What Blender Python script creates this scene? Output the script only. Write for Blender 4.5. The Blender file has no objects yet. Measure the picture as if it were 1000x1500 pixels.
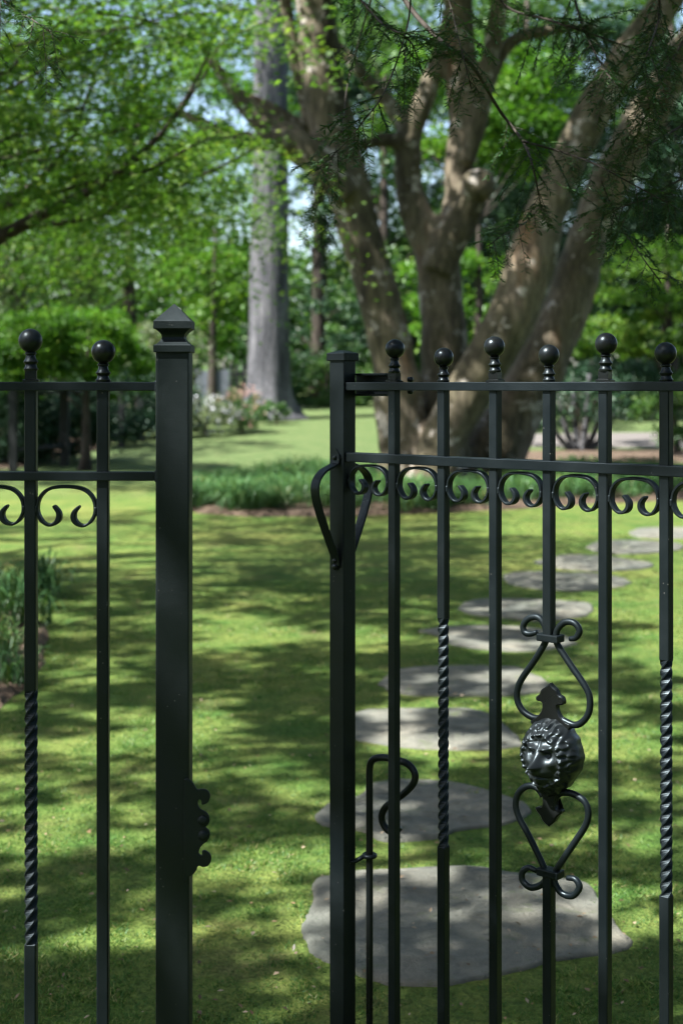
import bpy, bmesh, math
import numpy as np
from mathutils import Vector, Matrix, noise as mnoise

R = math.radians
scene = bpy.context.scene
COL = scene.collection

# ------------------------------------------------------------------ camera
HC = 1.35            # camera height = height of the top rail
FPX = 2000.0         # focal length in photo pixels (photo 1000 x 1500, horizon at y = 566)
cam_d = bpy.data.cameras.new('camera')
cam = bpy.data.objects.new('camera', cam_d); COL.objects.link(cam)
cam.location = (0, 0, HC); cam.rotation_euler = (R(90), 0, 0)
cam_d.sensor_fit = 'VERTICAL'; cam_d.sensor_height = 36.0; cam_d.sensor_width = 24.0
cam_d.lens = FPX / 1500.0 * 36.0
cam_d.shift_y = -184.0 / 1500.0
cam_d.clip_start = 0.05; cam_d.clip_end = 2000
cam_d.dof.use_dof = True; cam_d.dof.focus_distance = 2.25; cam_d.dof.aperture_fstop = 5.0
scene.camera = cam

# ------------------------------------------------------------------ sky, sun, exposure
SUN_EL = 52.0
SUN_H = Vector((-0.90, -0.43, 0)).normalized()          # horizontal direction towards the sun
world = bpy.data.worlds.new('World'); scene.world = world; world.use_nodes = True
wn = world.node_tree.nodes; wl = world.node_tree.links
wn.clear()
sky = wn.new('ShaderNodeTexSky'); sky.sky_type = 'NISHITA'; sky.sun_disc = False
sky.sun_elevation = R(SUN_EL); sky.sun_rotation = math.atan2(SUN_H.x, SUN_H.y)
sky.air_density = 1.0; sky.dust_density = 2.2; sky.ozone_density = 1.0
bg = wn.new('ShaderNodeBackground'); bg.inputs[1].default_value = 0.085
wo = wn.new('ShaderNodeOutputWorld')
wl.new(sky.outputs[0], bg.inputs[0]); wl.new(bg.outputs[0], wo.inputs[0])

sun_d = bpy.data.lights.new('sun', 'SUN'); sun_d.energy = 5.0; sun_d.angle = R(0.53)
sun_d.color = (1.0, 0.975, 0.93)
sun = bpy.data.objects.new('sun', sun_d); COL.objects.link(sun)
to_sun = Vector((SUN_H.x * math.cos(R(SUN_EL)), SUN_H.y * math.cos(R(SUN_EL)), math.sin(R(SUN_EL))))
sun.rotation_euler = to_sun.to_track_quat('Z', 'Y').to_euler()
sun.location = (-12, -6, 20)

scene.view_settings.view_transform = 'Standard'
scene.view_settings.look = 'None'
scene.view_settings.exposure = 2.1
scene.view_settings.gamma = 1.0
scene.view_settings.use_curve_mapping = False
scene.render.engine = 'CYCLES'
cy = scene.cycles
cy.use_denoising = True; cy.filter_width = 1.2
cy.max_bounces = 8; cy.diffuse_bounces = 4; cy.glossy_bounces = 3; cy.transmission_bounces = 5
cy.caustics_reflective = False; cy.caustics_refractive = False
cy.sample_clamp_indirect = 8.0

# ------------------------------------------------------------------ helpers
rng = np.random.default_rng(7)

def ray(px, py):
    return Vector(((px - 500.0) / FPX, 1.0, (566.0 - py) / FPX))

def W(px, py, Y):
    d = ray(px, py)
    return Vector((d.x * Y, Y, HC + d.z * Y))

def gz(x, y):
    """terrain height: flat garden, rising gently beyond the bed"""
    t = max(0.0, y - 20.0)
    z = 0.0
    if t > 0:
        z = 0.00135 * t * t if t < 18 else 0.437 + 0.0486 * (t - 18)
        if t > 26: z = 0.826 + 0.01 * (t - 26)
    return z

def G(px, py, z=0.0):
    """point where the pixel's ray meets the flat ground"""
    d = ray(px, py); Y = (z - HC) / d.z
    return Vector((d.x * Y, Y, z))

def link(o, parent=None):
    COL.objects.link(o)
    if parent is not None: o.parent = parent
    return o

def mesh(name, verts, faces, smooth=False):
    me = bpy.data.meshes.new(name)
    me.from_pydata([tuple(v) for v in verts], [], faces)
    me.update()
    if smooth:
        me.polygons.foreach_set('use_smooth', [True] * len(me.polygons))
    return me

def obj(name, me, mat, parent=None, loc=None):
    o = bpy.data.objects.new(name, me)
    if mat is not None and len(me.materials) == 0: me.materials.append(mat)
    if loc is not None: o.location = loc
    return link(o, parent)

def thing(name, label, cat, loc, rz=0.0, group=None):
    o = bpy.data.objects.new(name, None); o.empty_display_size = 0.1
    o.location = loc; o.rotation_euler = (0, 0, rz)
    return tag(link(o), label, cat, group)

def tag(o, label, cat, group=None):
    o['label'] = label; o['category'] = cat
    if group: o['group'] = group
    return o

def merge(parts):
    V, F = [], []
    for v, f in parts:
        b = len(V); V += list(v); F += [tuple(i + b for i in q) for q in f]
    return V, F

def box(x0, x1, y0, y1, z0, z1, bev=0.0):
    """box with chamfered edges"""
    bm = bmesh.new()
    bmesh.ops.create_cube(bm, size=1.0)
    for v in bm.verts:
        v.co = Vector(((x0 + x1) / 2 + v.co.x * (x1 - x0), (y0 + y1) / 2 + v.co.y * (y1 - y0), (z0 + z1) / 2 + v.co.z * (z1 - z0)))
    if bev > 0:
        bmesh.ops.bevel(bm, geom=bm.edges[:], offset=bev, segments=2, affect='EDGES', profile=0.6)
    bm.verts.index_update()
    V = [v.co.copy() for v in bm.verts]; F = [tuple(v.index for v in f.verts) for f in bm.faces]
    bm.free()
    return V, F

def lathe(profile, n=20, square=False, rot=0.0):
    """profile: (radius, z) list; square: four-sided with half width = radius"""
    V, F = [], []
    if square: n = 4; rot = math.pi / 4
    for r, z in profile:
        rr = r * math.sqrt(2) if square else r
        for k in range(n):
            a = rot + 2 * math.pi * k / n
            V.append(Vector((rr * math.cos(a), rr * math.sin(a), z)))
    m = len(profile)
    for i in range(m - 1):
        for k in range(n):
            F.append((i * n + k, i * n + (k + 1) % n, (i + 1) * n + (k + 1) % n, (i + 1) * n + k))
    F.append(tuple(reversed(range(n)))); F.append(tuple((m - 1) * n + k for k in range(n)))
    return V, F

def smooth_path(pts, per=6):
    """Catmull-Rom through points of any dimension"""
    P = [np.array(p, float) for p in pts]
    P = [2 * P[0] - P[1]] + P + [2 * P[-1] - P[-2]]
    out = []
    for i in range(1, len(P) - 2):
        for k in range(per):
            t = k / per
            a, b, c, d = P[i - 1], P[i], P[i + 1], P[i + 2]
            out.append(0.5 * ((2 * b) + (-a + c) * t + (2 * a - 5 * b + 4 * c - d) * t * t + (-a + 3 * b - 3 * c + d) * t ** 3))
    out.append(P[-2])
    return out

def tube(pts, rad, n=8, lump=0.0, seed=0.0, flat=None, cap=True):
    """swept round tube; pts Vectors, rad list; lump = noisy radius"""
    pts = [Vector(p) for p in pts]
    V, F = [], []
    ref = Vector((0.31, 0.17, 0.93)) if abs((pts[-1] - pts[0]).normalized().z) < 0.8 else Vector((1, 0.1, 0))
    m = len(pts)
    up = None
    for i in range(m):
        t = (pts[min(i + 1, m - 1)] - pts[max(i - 1, 0)]).normalized()
        if up is None: up = (ref - t * ref.dot(t)).normalized()
        else: up = (up - t * up.dot(t)).normalized()
        b = t.cross(up)
        r = rad[i] if hasattr(rad, '__len__') else rad
        for k in range(n):
            a = 2 * math.pi * k / n
            d = up * math.cos(a) + b * math.sin(a)
            rr = r
            if lump:
                q = (pts[i] + d * r) * (0.55 / max(r, 0.02)) * 0.7
                rr = r * (1 + lump * mnoise.noise(Vector((q.x + seed, q.y, q.z * 0.55))) + 0.5 * lump * mnoise.noise(Vector((q.x * 2.3, q.y * 2.3 + seed, q.z * 0.9))))
            V.append(pts[i] + d * rr)
    for i in range(m - 1):
        for k in range(n):
            F.append((i * n + k, i * n + (k + 1) % n, (i + 1) * n + (k + 1) % n, (i + 1) * n + k))
    if cap:
        F.append(tuple(reversed(range(n)))); F.append(tuple((m - 1) * n + k for k in range(n)))
    return V, F

def ribbon(path, thick, y0, y1, bev=0.0):
    """flat bar bent in the x-z plane: path of (x, z), thickness list, width from y0 to y1"""
    P = [np.array(p, float) for p in path]; m = len(P)
    V, F = [], []
    for i in range(m):
        t = P[min(i + 1, m - 1)] - P[max(i - 1, 0)]; t = t / (np.linalg.norm(t) + 1e-12)
        nrm = np.array((-t[1], t[0]))
        h = (thick[i] if hasattr(thick, '__len__') else thick) / 2
        a, b = P[i] + nrm * h, P[i] - nrm * h
        c = min(abs(y1 - y0) * 0.18, h * 0.5)
        a2, b2 = P[i] + nrm * (h - c), P[i] - nrm * (h - c)
        for q, y in ((a, y0 + c), (a2, y0), (b2, y0), (b, y0 + c), (b, y1 - c), (b2, y1), (a2, y1), (a, y1 - c)):
            V.append(Vector((q[0], y, q[1])))
    for i in range(m - 1):
        for k in range(8):
            F.append((i * 8 + k, i * 8 + (k + 1) % 8, i * 8 + 8 + (k + 1) % 8, i * 8 + 8 + k))
    F.append(tuple(reversed(range(8)))); F.append(tuple((m - 1) * 8 + k for k in range(8)))
    return V, F

def plate(poly, y0, y1, bev=0.0015):
    """flat plate cut to an outline in the x-z plane"""
    bm = bmesh.new()
    vs = [bm.verts.new((p[0], y0, p[1])) for p in poly]
    f = bm.faces.new(vs)
    r = bmesh.ops.extrude_face_region(bm, geom=[f])
    for v in [g for g in r['geom'] if isinstance(g, bmesh.types.BMVert)]: v.co.y = y1
    bmesh.ops.recalc_face_normals(bm, faces=bm.faces[:])
    if bev:
        es = [e for e in bm.edges if abs(e.verts[0].co.y - e.verts[1].co.y) < 1e-7]
        bmesh.ops.bevel(bm, geom=es, offset=bev, segments=1, affect='EDGES')
    bmesh.ops.triangulate(bm, faces=[f for f in bm.faces if len(f.verts) > 4])
    bm.verts.index_update()
    V = [v.co.copy() for v in bm.verts]; F = [tuple(v.index for v in f.verts) for f in bm.faces]
    bm.free()
    return V, F

# ------------------------------------------------------------------ materials
class NT:
    def __init__(self, name):
        self.m = bpy.data.materials.new(name); self.m.use_nodes = True
        self.t = self.m.node_tree; self.t.nodes.clear()
        self.out = self.n('ShaderNodeOutputMaterial')
    def n(self, typ, **kw):
        x = self.t.nodes.new(typ)
        for k, v in kw.items():
            if k.startswith('i_'):
                key = k[2:]
                key = int(key) if key.isdigit() else key.replace('_', ' ')
                x.inputs[key].default_value = v
            else: setattr(x, k, v)
        return x
    def l(self, a, b): self.t.links.new(a, b)
    def ramp(self, fac, stops):
        r = self.n('ShaderNodeValToRGB'); e = r.color_ramp.elements
        while len(e) > 1: e.remove(e[-1])
        e[0].position, e[0].color = stops[0][0], tuple(stops[0][1]) + (1,)
        for p, c in stops[1:]:
            q = e.new(p); q.color = tuple(c) + (1,)
        self.l(fac, r.inputs[0]); return r.outputs[0]
    def noise(self, scale, vec=None, detail=4.0, rough=0.55):
        x = self.n('ShaderNodeTexNoise'); x.inputs['Scale'].default_value = scale
        x.inputs['Detail'].default_value = detail; x.inputs['Roughness'].default_value = rough
        if vec is not None: self.l(vec, x.inputs['Vector'])
        return x.outputs['Fac']
    def mapping(self, vec, scale):
        x = self.n('ShaderNodeMapping'); x.inputs['Scale'].default_value = scale
        self.l(vec, x.inputs['Vector']); return x.outputs[0]
    def mix(self, fac, a, b, blend='MIX'):
        x = self.n('ShaderNodeMix', data_type='RGBA', blend_type=blend)
        for s, v in ((x.inputs[0], fac), (x.inputs[6], a), (x.inputs[7], b)):
            if hasattr(v, 'links'): self.l(v, s)
            elif isinstance(v, (int, float)): s.default_value = v
            else: s.default_value = tuple(v) + (1,)
        return x.outputs[2]
    def math(self, op, a, b=0.0):
        x = self.n('ShaderNodeMath', operation=op)
        for s, v in ((x.inputs[0], a), (x.inputs[1], b)):
            if hasattr(v, 'links'): self.l(v, s)
            else: s.default_value = v
        return x.outputs[0]
    def bump(self, h, strength, dist, normal=None):
        b = self.n('ShaderNodeBump'); b.inputs['Strength'].default_value = strength; b.inputs['Distance'].default_value = dist
        self.l(h, b.inputs['Height'])
        if normal is not None: self.l(normal, b.inputs['Normal'])
        return b.outputs[0]
    def principled(self, col, rough, normal=None, spec=0.5, metal=0.0):
        p = self.n('ShaderNodeBsdfPrincipled')
        for s, v in ((p.inputs['Base Color'], col), (p.inputs['Roughness'], rough)):
            if hasattr(v, 'links'): self.l(v, s)
            elif isinstance(v, (int, float)): s.default_value = v
            else: s.default_value = tuple(v) + (1,)
        p.inputs['Specular IOR Level'].default_value = spec; p.inputs['Metallic'].default_value = metal
        if normal is not None: self.l(normal, p.inputs['Normal'])
        self.l(p.outputs[0], self.out.inputs[0]); return p
    def pos(self): return self.n('ShaderNodeNewGeometry').outputs['Position']
    def oc(self): return self.n('ShaderNodeTexCoord').outputs['Object']

def mat_iron(name, base=(0.0034, 0.0052, 0.0064), rough=0.38, specks=1.0):
    t = NT(name); p = t.pos()
    fine = t.noise(420, p, 2.0, 0.6)
    mid = t.noise(9, p, 4.0, 0.6)
    sp = t.n('ShaderNodeTexVoronoi'); sp.inputs['Scale'].default_value = 150; t.l(p, sp.inputs['Vector'])
    dots = t.math('LESS_THAN', sp.outputs['Distance'], 0.16)
    where = t.math('GREATER_THAN', t.noise(31, p, 3.0), 0.63)
    dust = t.math('MULTIPLY', t.math('MULTIPLY', dots, where), 0.20 * specks)
    grime = t.ramp(mid, [(0.45, (0, 0, 0)), (0.75, (0.55, 0.55, 0.55))])
    c = t.mix(grime, base, (0.0075, 0.0100, 0.0105))
    c = t.mix(dust, c, (0.30, 0.30, 0.28))
    r = t.ramp(mid, [(0.3, (rough - 0.08,) * 3), (0.7, (rough + 0.16,) * 3)])
    n = t.bump(fine, 0.18, 0.0012)
    n = t.bump(mid, 0.12, 0.01, n)
    pr = t.principled(c, r, n, 0.25)
    pr.inputs['Specular Tint'].default_value = (0.72, 0.90, 1.0, 1)
    return t.m

def mat_leaf(name, stops, trans=0.45, gloss=0.06, tint=(1.02, 1.15, 0.55), rough=0.45):
    """diffuse + translucent leaf, colour by a per leaf random attribute"""
    t = NT(name)
    a = t.n('ShaderNodeAttribute'); a.attribute_name = 'rnd'
    c = t.ramp(a.outputs['Fac'], stops)
    tc = t.mix(1.0, c, tint, 'MULTIPLY')
    d = t.n('ShaderNodeBsdfDiffuse'); t.l(c, d.inputs[0])
    tr = t.n('ShaderNodeBsdfTranslucent'); t.l(tc, tr.inputs[0])
    m = t.n('ShaderNodeMixShader'); m.inputs[0].default_value = trans
    t.l(d.outputs[0], m.inputs[1]); t.l(tr.outputs[0], m.inputs[2])
    g = t.n('ShaderNodeBsdfGlossy'); g.inputs['Roughness'].default_value = rough
    g.inputs[0].default_value = (0.8, 0.9, 0.85, 1)
    m2 = t.n('ShaderNodeMixShader'); m2.inputs[0].default_value = gloss
    t.l(m.outputs[0], m2.inputs[1]); t.l(g.outputs[0], m2.inputs[2])
    t.l(m2.outputs[0], t.out.inputs[0])
    return t.m

def mat_bark(name, cols, scale=2.0, stretch=0.25, bump=0.5, lichen=None, lf=0.6):
    t = NT(name); p = t.pos()
    v = t.mapping(p, (1, 1, stretch))
    big = t.noise(scale, v, 5.0, 0.6)
    fine = t.noise(scale * 9, v, 4.0, 0.65)
    c = t.ramp(big, [(0.28, cols[0]), (0.46, cols[1]), (0.60, cols[2]), (0.74, cols[3])])
    c = t.mix(t.ramp(fine, [(0.35, (0.40,) * 3), (0.62, (1.0,) * 3)]), (0, 0, 0), c, 'MIX')
    if lichen:
        spot = t.ramp(t.noise(scale * 1.7, p, 6.0, 0.7), [(lf, (0, 0, 0)), (lf + 0.07, (1, 1, 1))])
        c = t.mix(spot, c, lichen)
    h = t.math('ADD', fine, t.math('MULTIPLY', big, 1.5))
    t.principled(c, 0.85, t.bump(h, bump, 0.05), 0.25)
    return t.m

M_IRON = mat_iron('black_painted_iron')
M_IRON_POST = mat_iron('black_painted_post', (0.0034, 0.0054, 0.0052), 0.46, 0.6)
M_CAST = mat_iron('black_cast_iron', (0.0045, 0.0050, 0.0050), 0.30, 0.5)
M_LION = mat_iron('glossy_black_casting', (0.0042, 0.0050, 0.0054), 0.38, 0.2)
M_LION.node_tree.nodes['Principled BSDF'].inputs['Specular IOR Level'].default_value = 0.55

def m_ground():
    t = NT('moss_lawn'); p = t.pos()
    big = t.noise(0.55, p, 5.0, 0.6)
    mid = t.noise(3.6, p, 5.0, 0.6)
    fine = t.noise(70, p, 4.0, 0.7)
    c = t.ramp(big, [(0.32, (0.038, 0.108, 0.022)), (0.5, (0.090, 0.165, 0.032)), (0.66, (0.205, 0.222, 0.060))])
    c2 = t.ramp(mid, [(0.3, (0.046, 0.120, 0.022)), (0.7, (0.270, 0.265, 0.075))])
    c = t.mix(0.5, c, c2)
    bare = t.ramp(t.noise(2.1, p, 6.0, 0.7), [(0.55, (0, 0, 0)), (0.70, (0.65, 0.65, 0.65))])
    c = t.mix(bare, c, (0.20, 0.165, 0.075))
    c = t.mix(t.ramp(fine, [(0.3, (0.35,) * 3), (0.7, (1.0,) * 3)]), (0.015, 0.03, 0.006), c)
    tuftn = t.noise(15, p, 3.0, 0.6)
    # the far lawn is mown turf, a little bluer than the moss
    sx = t.n('ShaderNodeSeparateXYZ'); t.l(p, sx.inputs[0])
    far = t.ramp(t.math('MULTIPLY', sx.outputs[1], 0.02), [(0.32, (0, 0, 0)), (0.42, (1, 1, 1))])
    c = t.mix(far, c, t.ramp(mid, [(0.3, (0.054, 0.092, 0.030)), (0.7, (0.100, 0.126, 0.050))]))
    n = t.bump(fine, 0.8, 0.02)
    n = t.bump(tuftn, 0.6, 0.05, n)
    n = t.bump(mid, 0.3, 0.06, n)
    t.principled(c, 0.95, n, 0.1)
    return t.m
M_GROUND = m_ground()

def m_mulch():
    t = NT('bark_mulch'); p = t.pos()
    a = t.noise(26, p, 5.0, 0.7); b = t.noise(4, p, 3.0)
    v = t.n('ShaderNodeTexVoronoi'); v.inputs['Scale'].default_value = 38; t.l(p, v.inputs['Vector'])
    c = t.ramp(a, [(0.3, (0.030, 0.021, 0.015)), (0.5, (0.080, 0.056, 0.040)), (0.7, (0.19, 0.14, 0.105))])
    c = t.mix(t.ramp(b, [(0.4, (0, 0, 0)), (0.7, (0.5, 0.5, 0.5))]), c, (0.16, 0.12, 0.085))
    t.principled(c, 0.95, t.bump(v.outputs['Distance'], 0.9, 0.03), 0.15)
    return t.m
M_MULCH = m_mulch()

def m_stone():
    t = NT('flagstone'); p = t.pos()
    a = t.noise(2.6, p, 6.0, 0.62); b = t.noise(24, p, 5.0, 0.65); f = t.noise(180, p, 3.0, 0.7)
    lay = t.noise(6.5, t.mapping(p, (0.5, 1.6, 1)), 3.0, 0.5)
    steps = t.n('ShaderNodeMath', operation='SNAP'); t.l(lay, steps.inputs[0]); steps.inputs[1].default_value = 0.09
    c = t.ramp(a, [(0.3, (0.078, 0.086, 0.074)), (0.5, (0.124, 0.126, 0.106)), (0.68, (0.175, 0.164, 0.130))])
    c = t.mix(t.ramp(b, [(0.35, (0.60,) * 3), (0.6, (1.0,) * 3)]), (0.05, 0.053, 0.044), c)
    c = t.mix(t.ramp(t.noise(5.5, p, 6.0, 0.75), [(0.56, (0, 0, 0)), (0.68, (0.7, 0.7, 0.7))]), c, (0.070, 0.095, 0.035))
    n = t.bump(steps.outputs[0], 1.0, 0.09)
    n = t.bump(b, 0.6, 0.02, n); n = t.bump(f, 0.5, 0.006, n)
    t.principled(c, 0.85, n, 0.25)
    return t.m
M_STONE = m_stone()

def m_plain(name, col, rough=0.7, scale=12.0, var=0.4, stretch=(1, 1, 1)):
    t = NT(name); p = t.pos()
    a = t.noise(scale, t.mapping(p, stretch), 4.0, 0.6)
    c = t.mix(t.ramp(a, [(0.3, (1 - var,) * 3), (0.7, (1.0,) * 3)]), (0, 0, 0), col)
    t.principled(c, rough, t.bump(a, 0.4, 0.02), 0.3)
    return t.m
M_PATH = m_plain('pale_gravel_path', (0.13, 0.118, 0.108), 0.9, 9.0, 0.3)
M_DARKWOOD = m_plain('dark_stained_wood', (0.009, 0.012, 0.012), 0.7, 14, 0.4, (1, 1, 0.15))
M_GREYWOOD = m_plain('grey_weathered_wood', (0.10, 0.115, 0.135), 0.8, 14, 0.35, (1, 1, 0.15))
M_PALEWOOD = m_plain('pale_backing_board', (0.42, 0.38, 0.34), 0.8, 14, 0.2, (1, 1, 0.15))
M_TWIG = m_plain('dark_twig_bark', (0.045, 0.036, 0.028), 0.85, 30, 0.5, (1, 1, 0.4))
M_BARK_MULTI = mat_bark('peeling_olive_brown_bark', [(0.026, 0.021, 0.015), (0.092, 0.080, 0.048), (0.168, 0.138, 0.098), (0.150, 0.086, 0.043)], 1.9, 0.22, 0.5, (0.34, 0.31, 0.275), 0.57)
M_BARK_GREY = mat_bark('grey_furrowed_bark', [(0.036, 0.037, 0.042), (0.085, 0.087, 0.096), (0.150, 0.150, 0.160), (0.20, 0.195, 0.20)], 4.0, 0.16, 1.0)
M_BARK_DARK = mat_bark('dark_brown_bark', [(0.02, 0.016, 0.012), (0.045, 0.036, 0.028), (0.07, 0.058, 0.046), (0.10, 0.085, 0.07)], 5.0, 0.3, 0.6)

M_MAPLE = mat_leaf('maple_leaf', [(0.0, (0.038, 0.098, 0.018)), (0.5, (0.078, 0.160, 0.026)), (0.85, (0.130, 0.215, 0.036)), (1.0, (0.19, 0.25, 0.045))], 0.58, 0.015)
M_MID = mat_leaf('mid_green_leaf', [(0.0, (0.024, 0.068, 0.018)), (0.5, (0.045, 0.105, 0.024)), (1.0, (0.085, 0.145, 0.032))], 0.42, 0.025)
M_BRIGHT = mat_leaf('bright_spring_leaf', [(0.0, (0.040, 0.110, 0.012)), (0.5, (0.070, 0.170, 0.018)), (1.0, (0.13, 0.22, 0.025))], 0.50, 0.02)
M_DARKLEAF = mat_leaf('dark_evergreen_leaf', [(0.0, (0.012, 0.036, 0.018)), (0.6, (0.024, 0.058, 0.028)), (1.0, (0.045, 0.085, 0.038))], 0.25, 0.025, (1.1, 1.1, 0.7))
M_PALELEAF = mat_leaf('pale_grey_green_leaf', [(0.0, (0.075, 0.105, 0.055)), (0.6, (0.13, 0.165, 0.085)), (1.0, (0.17, 0.20, 0.11))], 0.40, 0.02, (1.1, 1.1, 0.7))
M_NEEDLE = mat_leaf('hemlock_needle', [(0.0, (0.014, 0.042, 0.016)), (0.6, (0.028, 0.074, 0.024)), (1.0, (0.065, 0.125, 0.034))], 0.3, 0.05, (1.1, 1.1, 0.6))
M_BLADE = mat_leaf('strap_leaf_blade', [(0.0, (0.024, 0.072, 0.024)), (0.6, (0.054, 0.126, 0.040)), (0.93, (0.11, 0.18, 0.055)), (1.0, (0.26, 0.21, 0.10))], 0.30, 0.03, (1.2, 1.15, 0.5))
M_MOSS = mat_leaf('moss_blade', [(0.0, (0.020, 0.074, 0.018)), (0.45, (0.056, 0.142, 0.032)), (0.85, (0.175, 0.240, 0.064)), (1.0, (0.30, 0.27, 0.13))], 0.35, 0.015)
M_WHITEFLOWER = mat_leaf('white_petal', [(0.0, (0.55, 0.55, 0.62)), (1.0, (0.75, 0.75, 0.80))], 0.3, 0.03, (1, 1, 1))
M_PINKFLOWER = mat_leaf('pink_petal', [(0.0, (0.42, 0.20, 0.17)), (1.0, (0.55, 0.38, 0.30))], 0.3, 0.03, (1, 1, 1))
M_LITTER = mat_leaf('dry_leaf_litter', [(0.0, (0.06, 0.035, 0.02)), (0.6, (0.17, 0.11, 0.06)), (1.0, (0.30, 0.24, 0.17))], 0.1, 0.04, (1, 1, 1))

# ------------------------------------------------------------------ ground
def terrain():
    ys = np.concatenate([np.arange(-14, 3, 1.0), np.arange(3, 12, 0.12), np.arange(12, 24, 0.4), np.arange(24, 60, 1.0), np.array([62, 66, 72, 80, 95, 120, 160, 240, 400, 800.0])])
    xs = np.concatenate([np.array([-800, -300, -120, -60]), np.arange(-36, -4, 1.5), np.arange(-4, 4, 0.12), np.arange(4, 36, 1.5), np.array([60, 120, 300, 800.0])])
    V = []
    for y in ys:
        for x in xs:
            z = gz(x, y)
            if y < 24 and abs(x) < 8:
                z += -0.005 + 0.006 * mnoise.noise(Vector((x * 1.1, y * 1.1, 0))) + 0.003 * mnoise.noise(Vector((x * 4, y * 4, 3)))
            V.append((x, y, z))
    nx = len(xs)
    F = [(j * nx + i, j * nx + i + 1, (j + 1) * nx + i + 1, (j + 1) * nx + i) for j in range(len(ys) - 1) for i in range(nx - 1)]
    o = obj('ground', mesh('ground', V, F, True), M_GROUND); o['kind'] = 'structure'
    return o
terrain()

def ground_patch(name, outline, mat, lift=0.006, dome=0.0, cell=0.25, rough=0.0):
    """a bed or path lying on the ground: dense fan mesh that follows the terrain, its edge sunk in"""
    pts = [Vector((p[0], p[1], 0)) for p in outline]
    c = sum(pts, Vector()) / len(pts)
    ring = smooth_path([(p.x, p.y) for p in pts + [pts[0]]], 5)[:-1]
    n = len(ring); K = 14
    V = []; F = []
    for k in range(K + 1):
        f = k / K
        for q in ring:
            w = 1 + 0.03 * mnoise.noise(Vector((q[0] * 3, q[1] * 3, 1))) + 0.015 * mnoise.noise(Vector((q[0] * 11, q[1] * 11, 1)))
            x = c.x + (q[0] - c.x) * f * w; y = c.y + (q[1] - c.y) * f * w
            z = gz(x, y) + lift + 0.022 + dome * (1 - f ** 3) + rough * mnoise.noise(Vector((x * 9, y * 9, 0)))
            if k == K: z = gz(x, y) - 0.05
            V.append((x, y, z))
    for k in range(K):
        for i in range(n):
            F.append((k * n + i, k * n + (i + 1) % n, (k + 1) * n + (i + 1) % n, (k + 1) * n + i))
    o = obj(name, mesh(name, V, F, True), mat); o['kind'] = 'structure'
    return o

BED = [(-1.75, 14.6), (-1.0, 14.1), (0.2, 14.2), (1.2, 14.6), (2.4, 15.3), (3.6, 16.0), (5.0, 17.0), (6.0, 19.0), (4.5, 21.0), (2.0, 21.3), (-0.2, 20.4), (-1.7, 18.2), (-2.1, 16.2)]
ground_patch('planting_bed', BED, M_MULCH, 0.004, 0.05, rough=0.05)
ground_patch('side_bed', [(-2.6, 4.9), (-1.55, 5.2), (-1.38, 5.9), (-1.45, 6.9), (-1.75, 8.0), (-2.6, 8.6), (-3.6, 7.5), (-3.6, 5.6)], M_MULCH, 0.0, 0.005, rough=0.012)
ground_patch('mulch_strip', [(2.6, 24.2), (5, 23.8), (9, 24.2), (12, 25.5), (9, 27.2), (5, 27.0), (2.6, 26.4)], M_MULCH, 0.004, 0.02)
ground_patch('gravel_path', [(1.8, 29.0), (5, 28.0), (10, 28.0), (16, 29), (16, 32), (10, 33), (5, 32.5), (2.0, 31.5)], M_PATH, 0.004, 0.02)
ground_patch('shrub_border', [(-9, 21.5), (-5.6, 22.0), (-5.0, 25), (-4.8, 29), (-5.4, 33), (-9, 34), (-12, 28)], M_MULCH, 0.004, 0.03)

# ------------------------------------------------------------------ stepping stones
STONES = [
 ([(458, 1282), (520, 1272), (600, 1270), (690, 1266), (752, 1276), (815, 1280), (868, 1294), (884, 1328), (921, 1366), (917, 1386), (862, 1398), (800, 1408), (724, 1428), (640, 1438), (560, 1436), (512, 1418), (462, 1396), (436, 1360), (452, 1330)], 'largest grey flagstone, nearest the gate under the lion ornament'),
 ([(458, 1192), (486, 1174), (528, 1162), (545, 1145), (590, 1139), (650, 1142), (712, 1156), (770, 1176), (776, 1192), (730, 1206), (668, 1214), (640, 1224), (560, 1226), (520, 1210), (474, 1206)], 'second stepping stone from the gate, behind the curled drop bolt handle'),
 ([(500, 1058), (524, 1040), (600, 1036), (690, 1036), (728, 1050), (764, 1084), (745, 1094), (690, 1097), (600, 1094), (556, 1088), (512, 1078)], 'third stepping stone from the gate, left of the lion head'),
 ([(553, 1000), (576, 980), (640, 974), (740, 974), (780, 984), (816, 1004), (800, 1010), (740, 1016), (640, 1016), (580, 1012)], 'fourth stepping stone from the gate, left of the upper heart scroll'),
 ([(610, 922), (660, 916), (740, 916), (800, 922), (846, 938), (830, 945), (780, 953), (720, 951), (660, 942), (640, 929)], 'fifth stepping stone from the gate, behind the upper heart curls'),
 ([(668, 890), (690, 878), (760, 876), (830, 879), (867, 884), (860, 900), (800, 908), (740, 904), (690, 898)], 'sixth stepping stone, just above the upper heart curls'),
 ([(735, 846), (744, 838), (800, 837), (880, 840), (920, 848), (915, 857), (850, 864), (790, 861), (750, 855)], 'seventh stepping stone, with a blunt left end'),
 ([(780, 822), (822, 812), (880, 814), (952, 823), (945, 831), (880, 835), (815, 831)], 'eighth stepping stone of the curving row'),
 ([(856, 800), (880, 792), (940, 791), (998, 796), (990, 805), (930, 810), (880, 808)], 'ninth stepping stone, second farthest of the row'),
 ([(918, 778), (950, 772), (1040, 772), (1075, 777), (1050, 786), (980, 788), (930, 785)], 'farthest stepping stone, cut by the right edge of the picture'),
]
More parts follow.
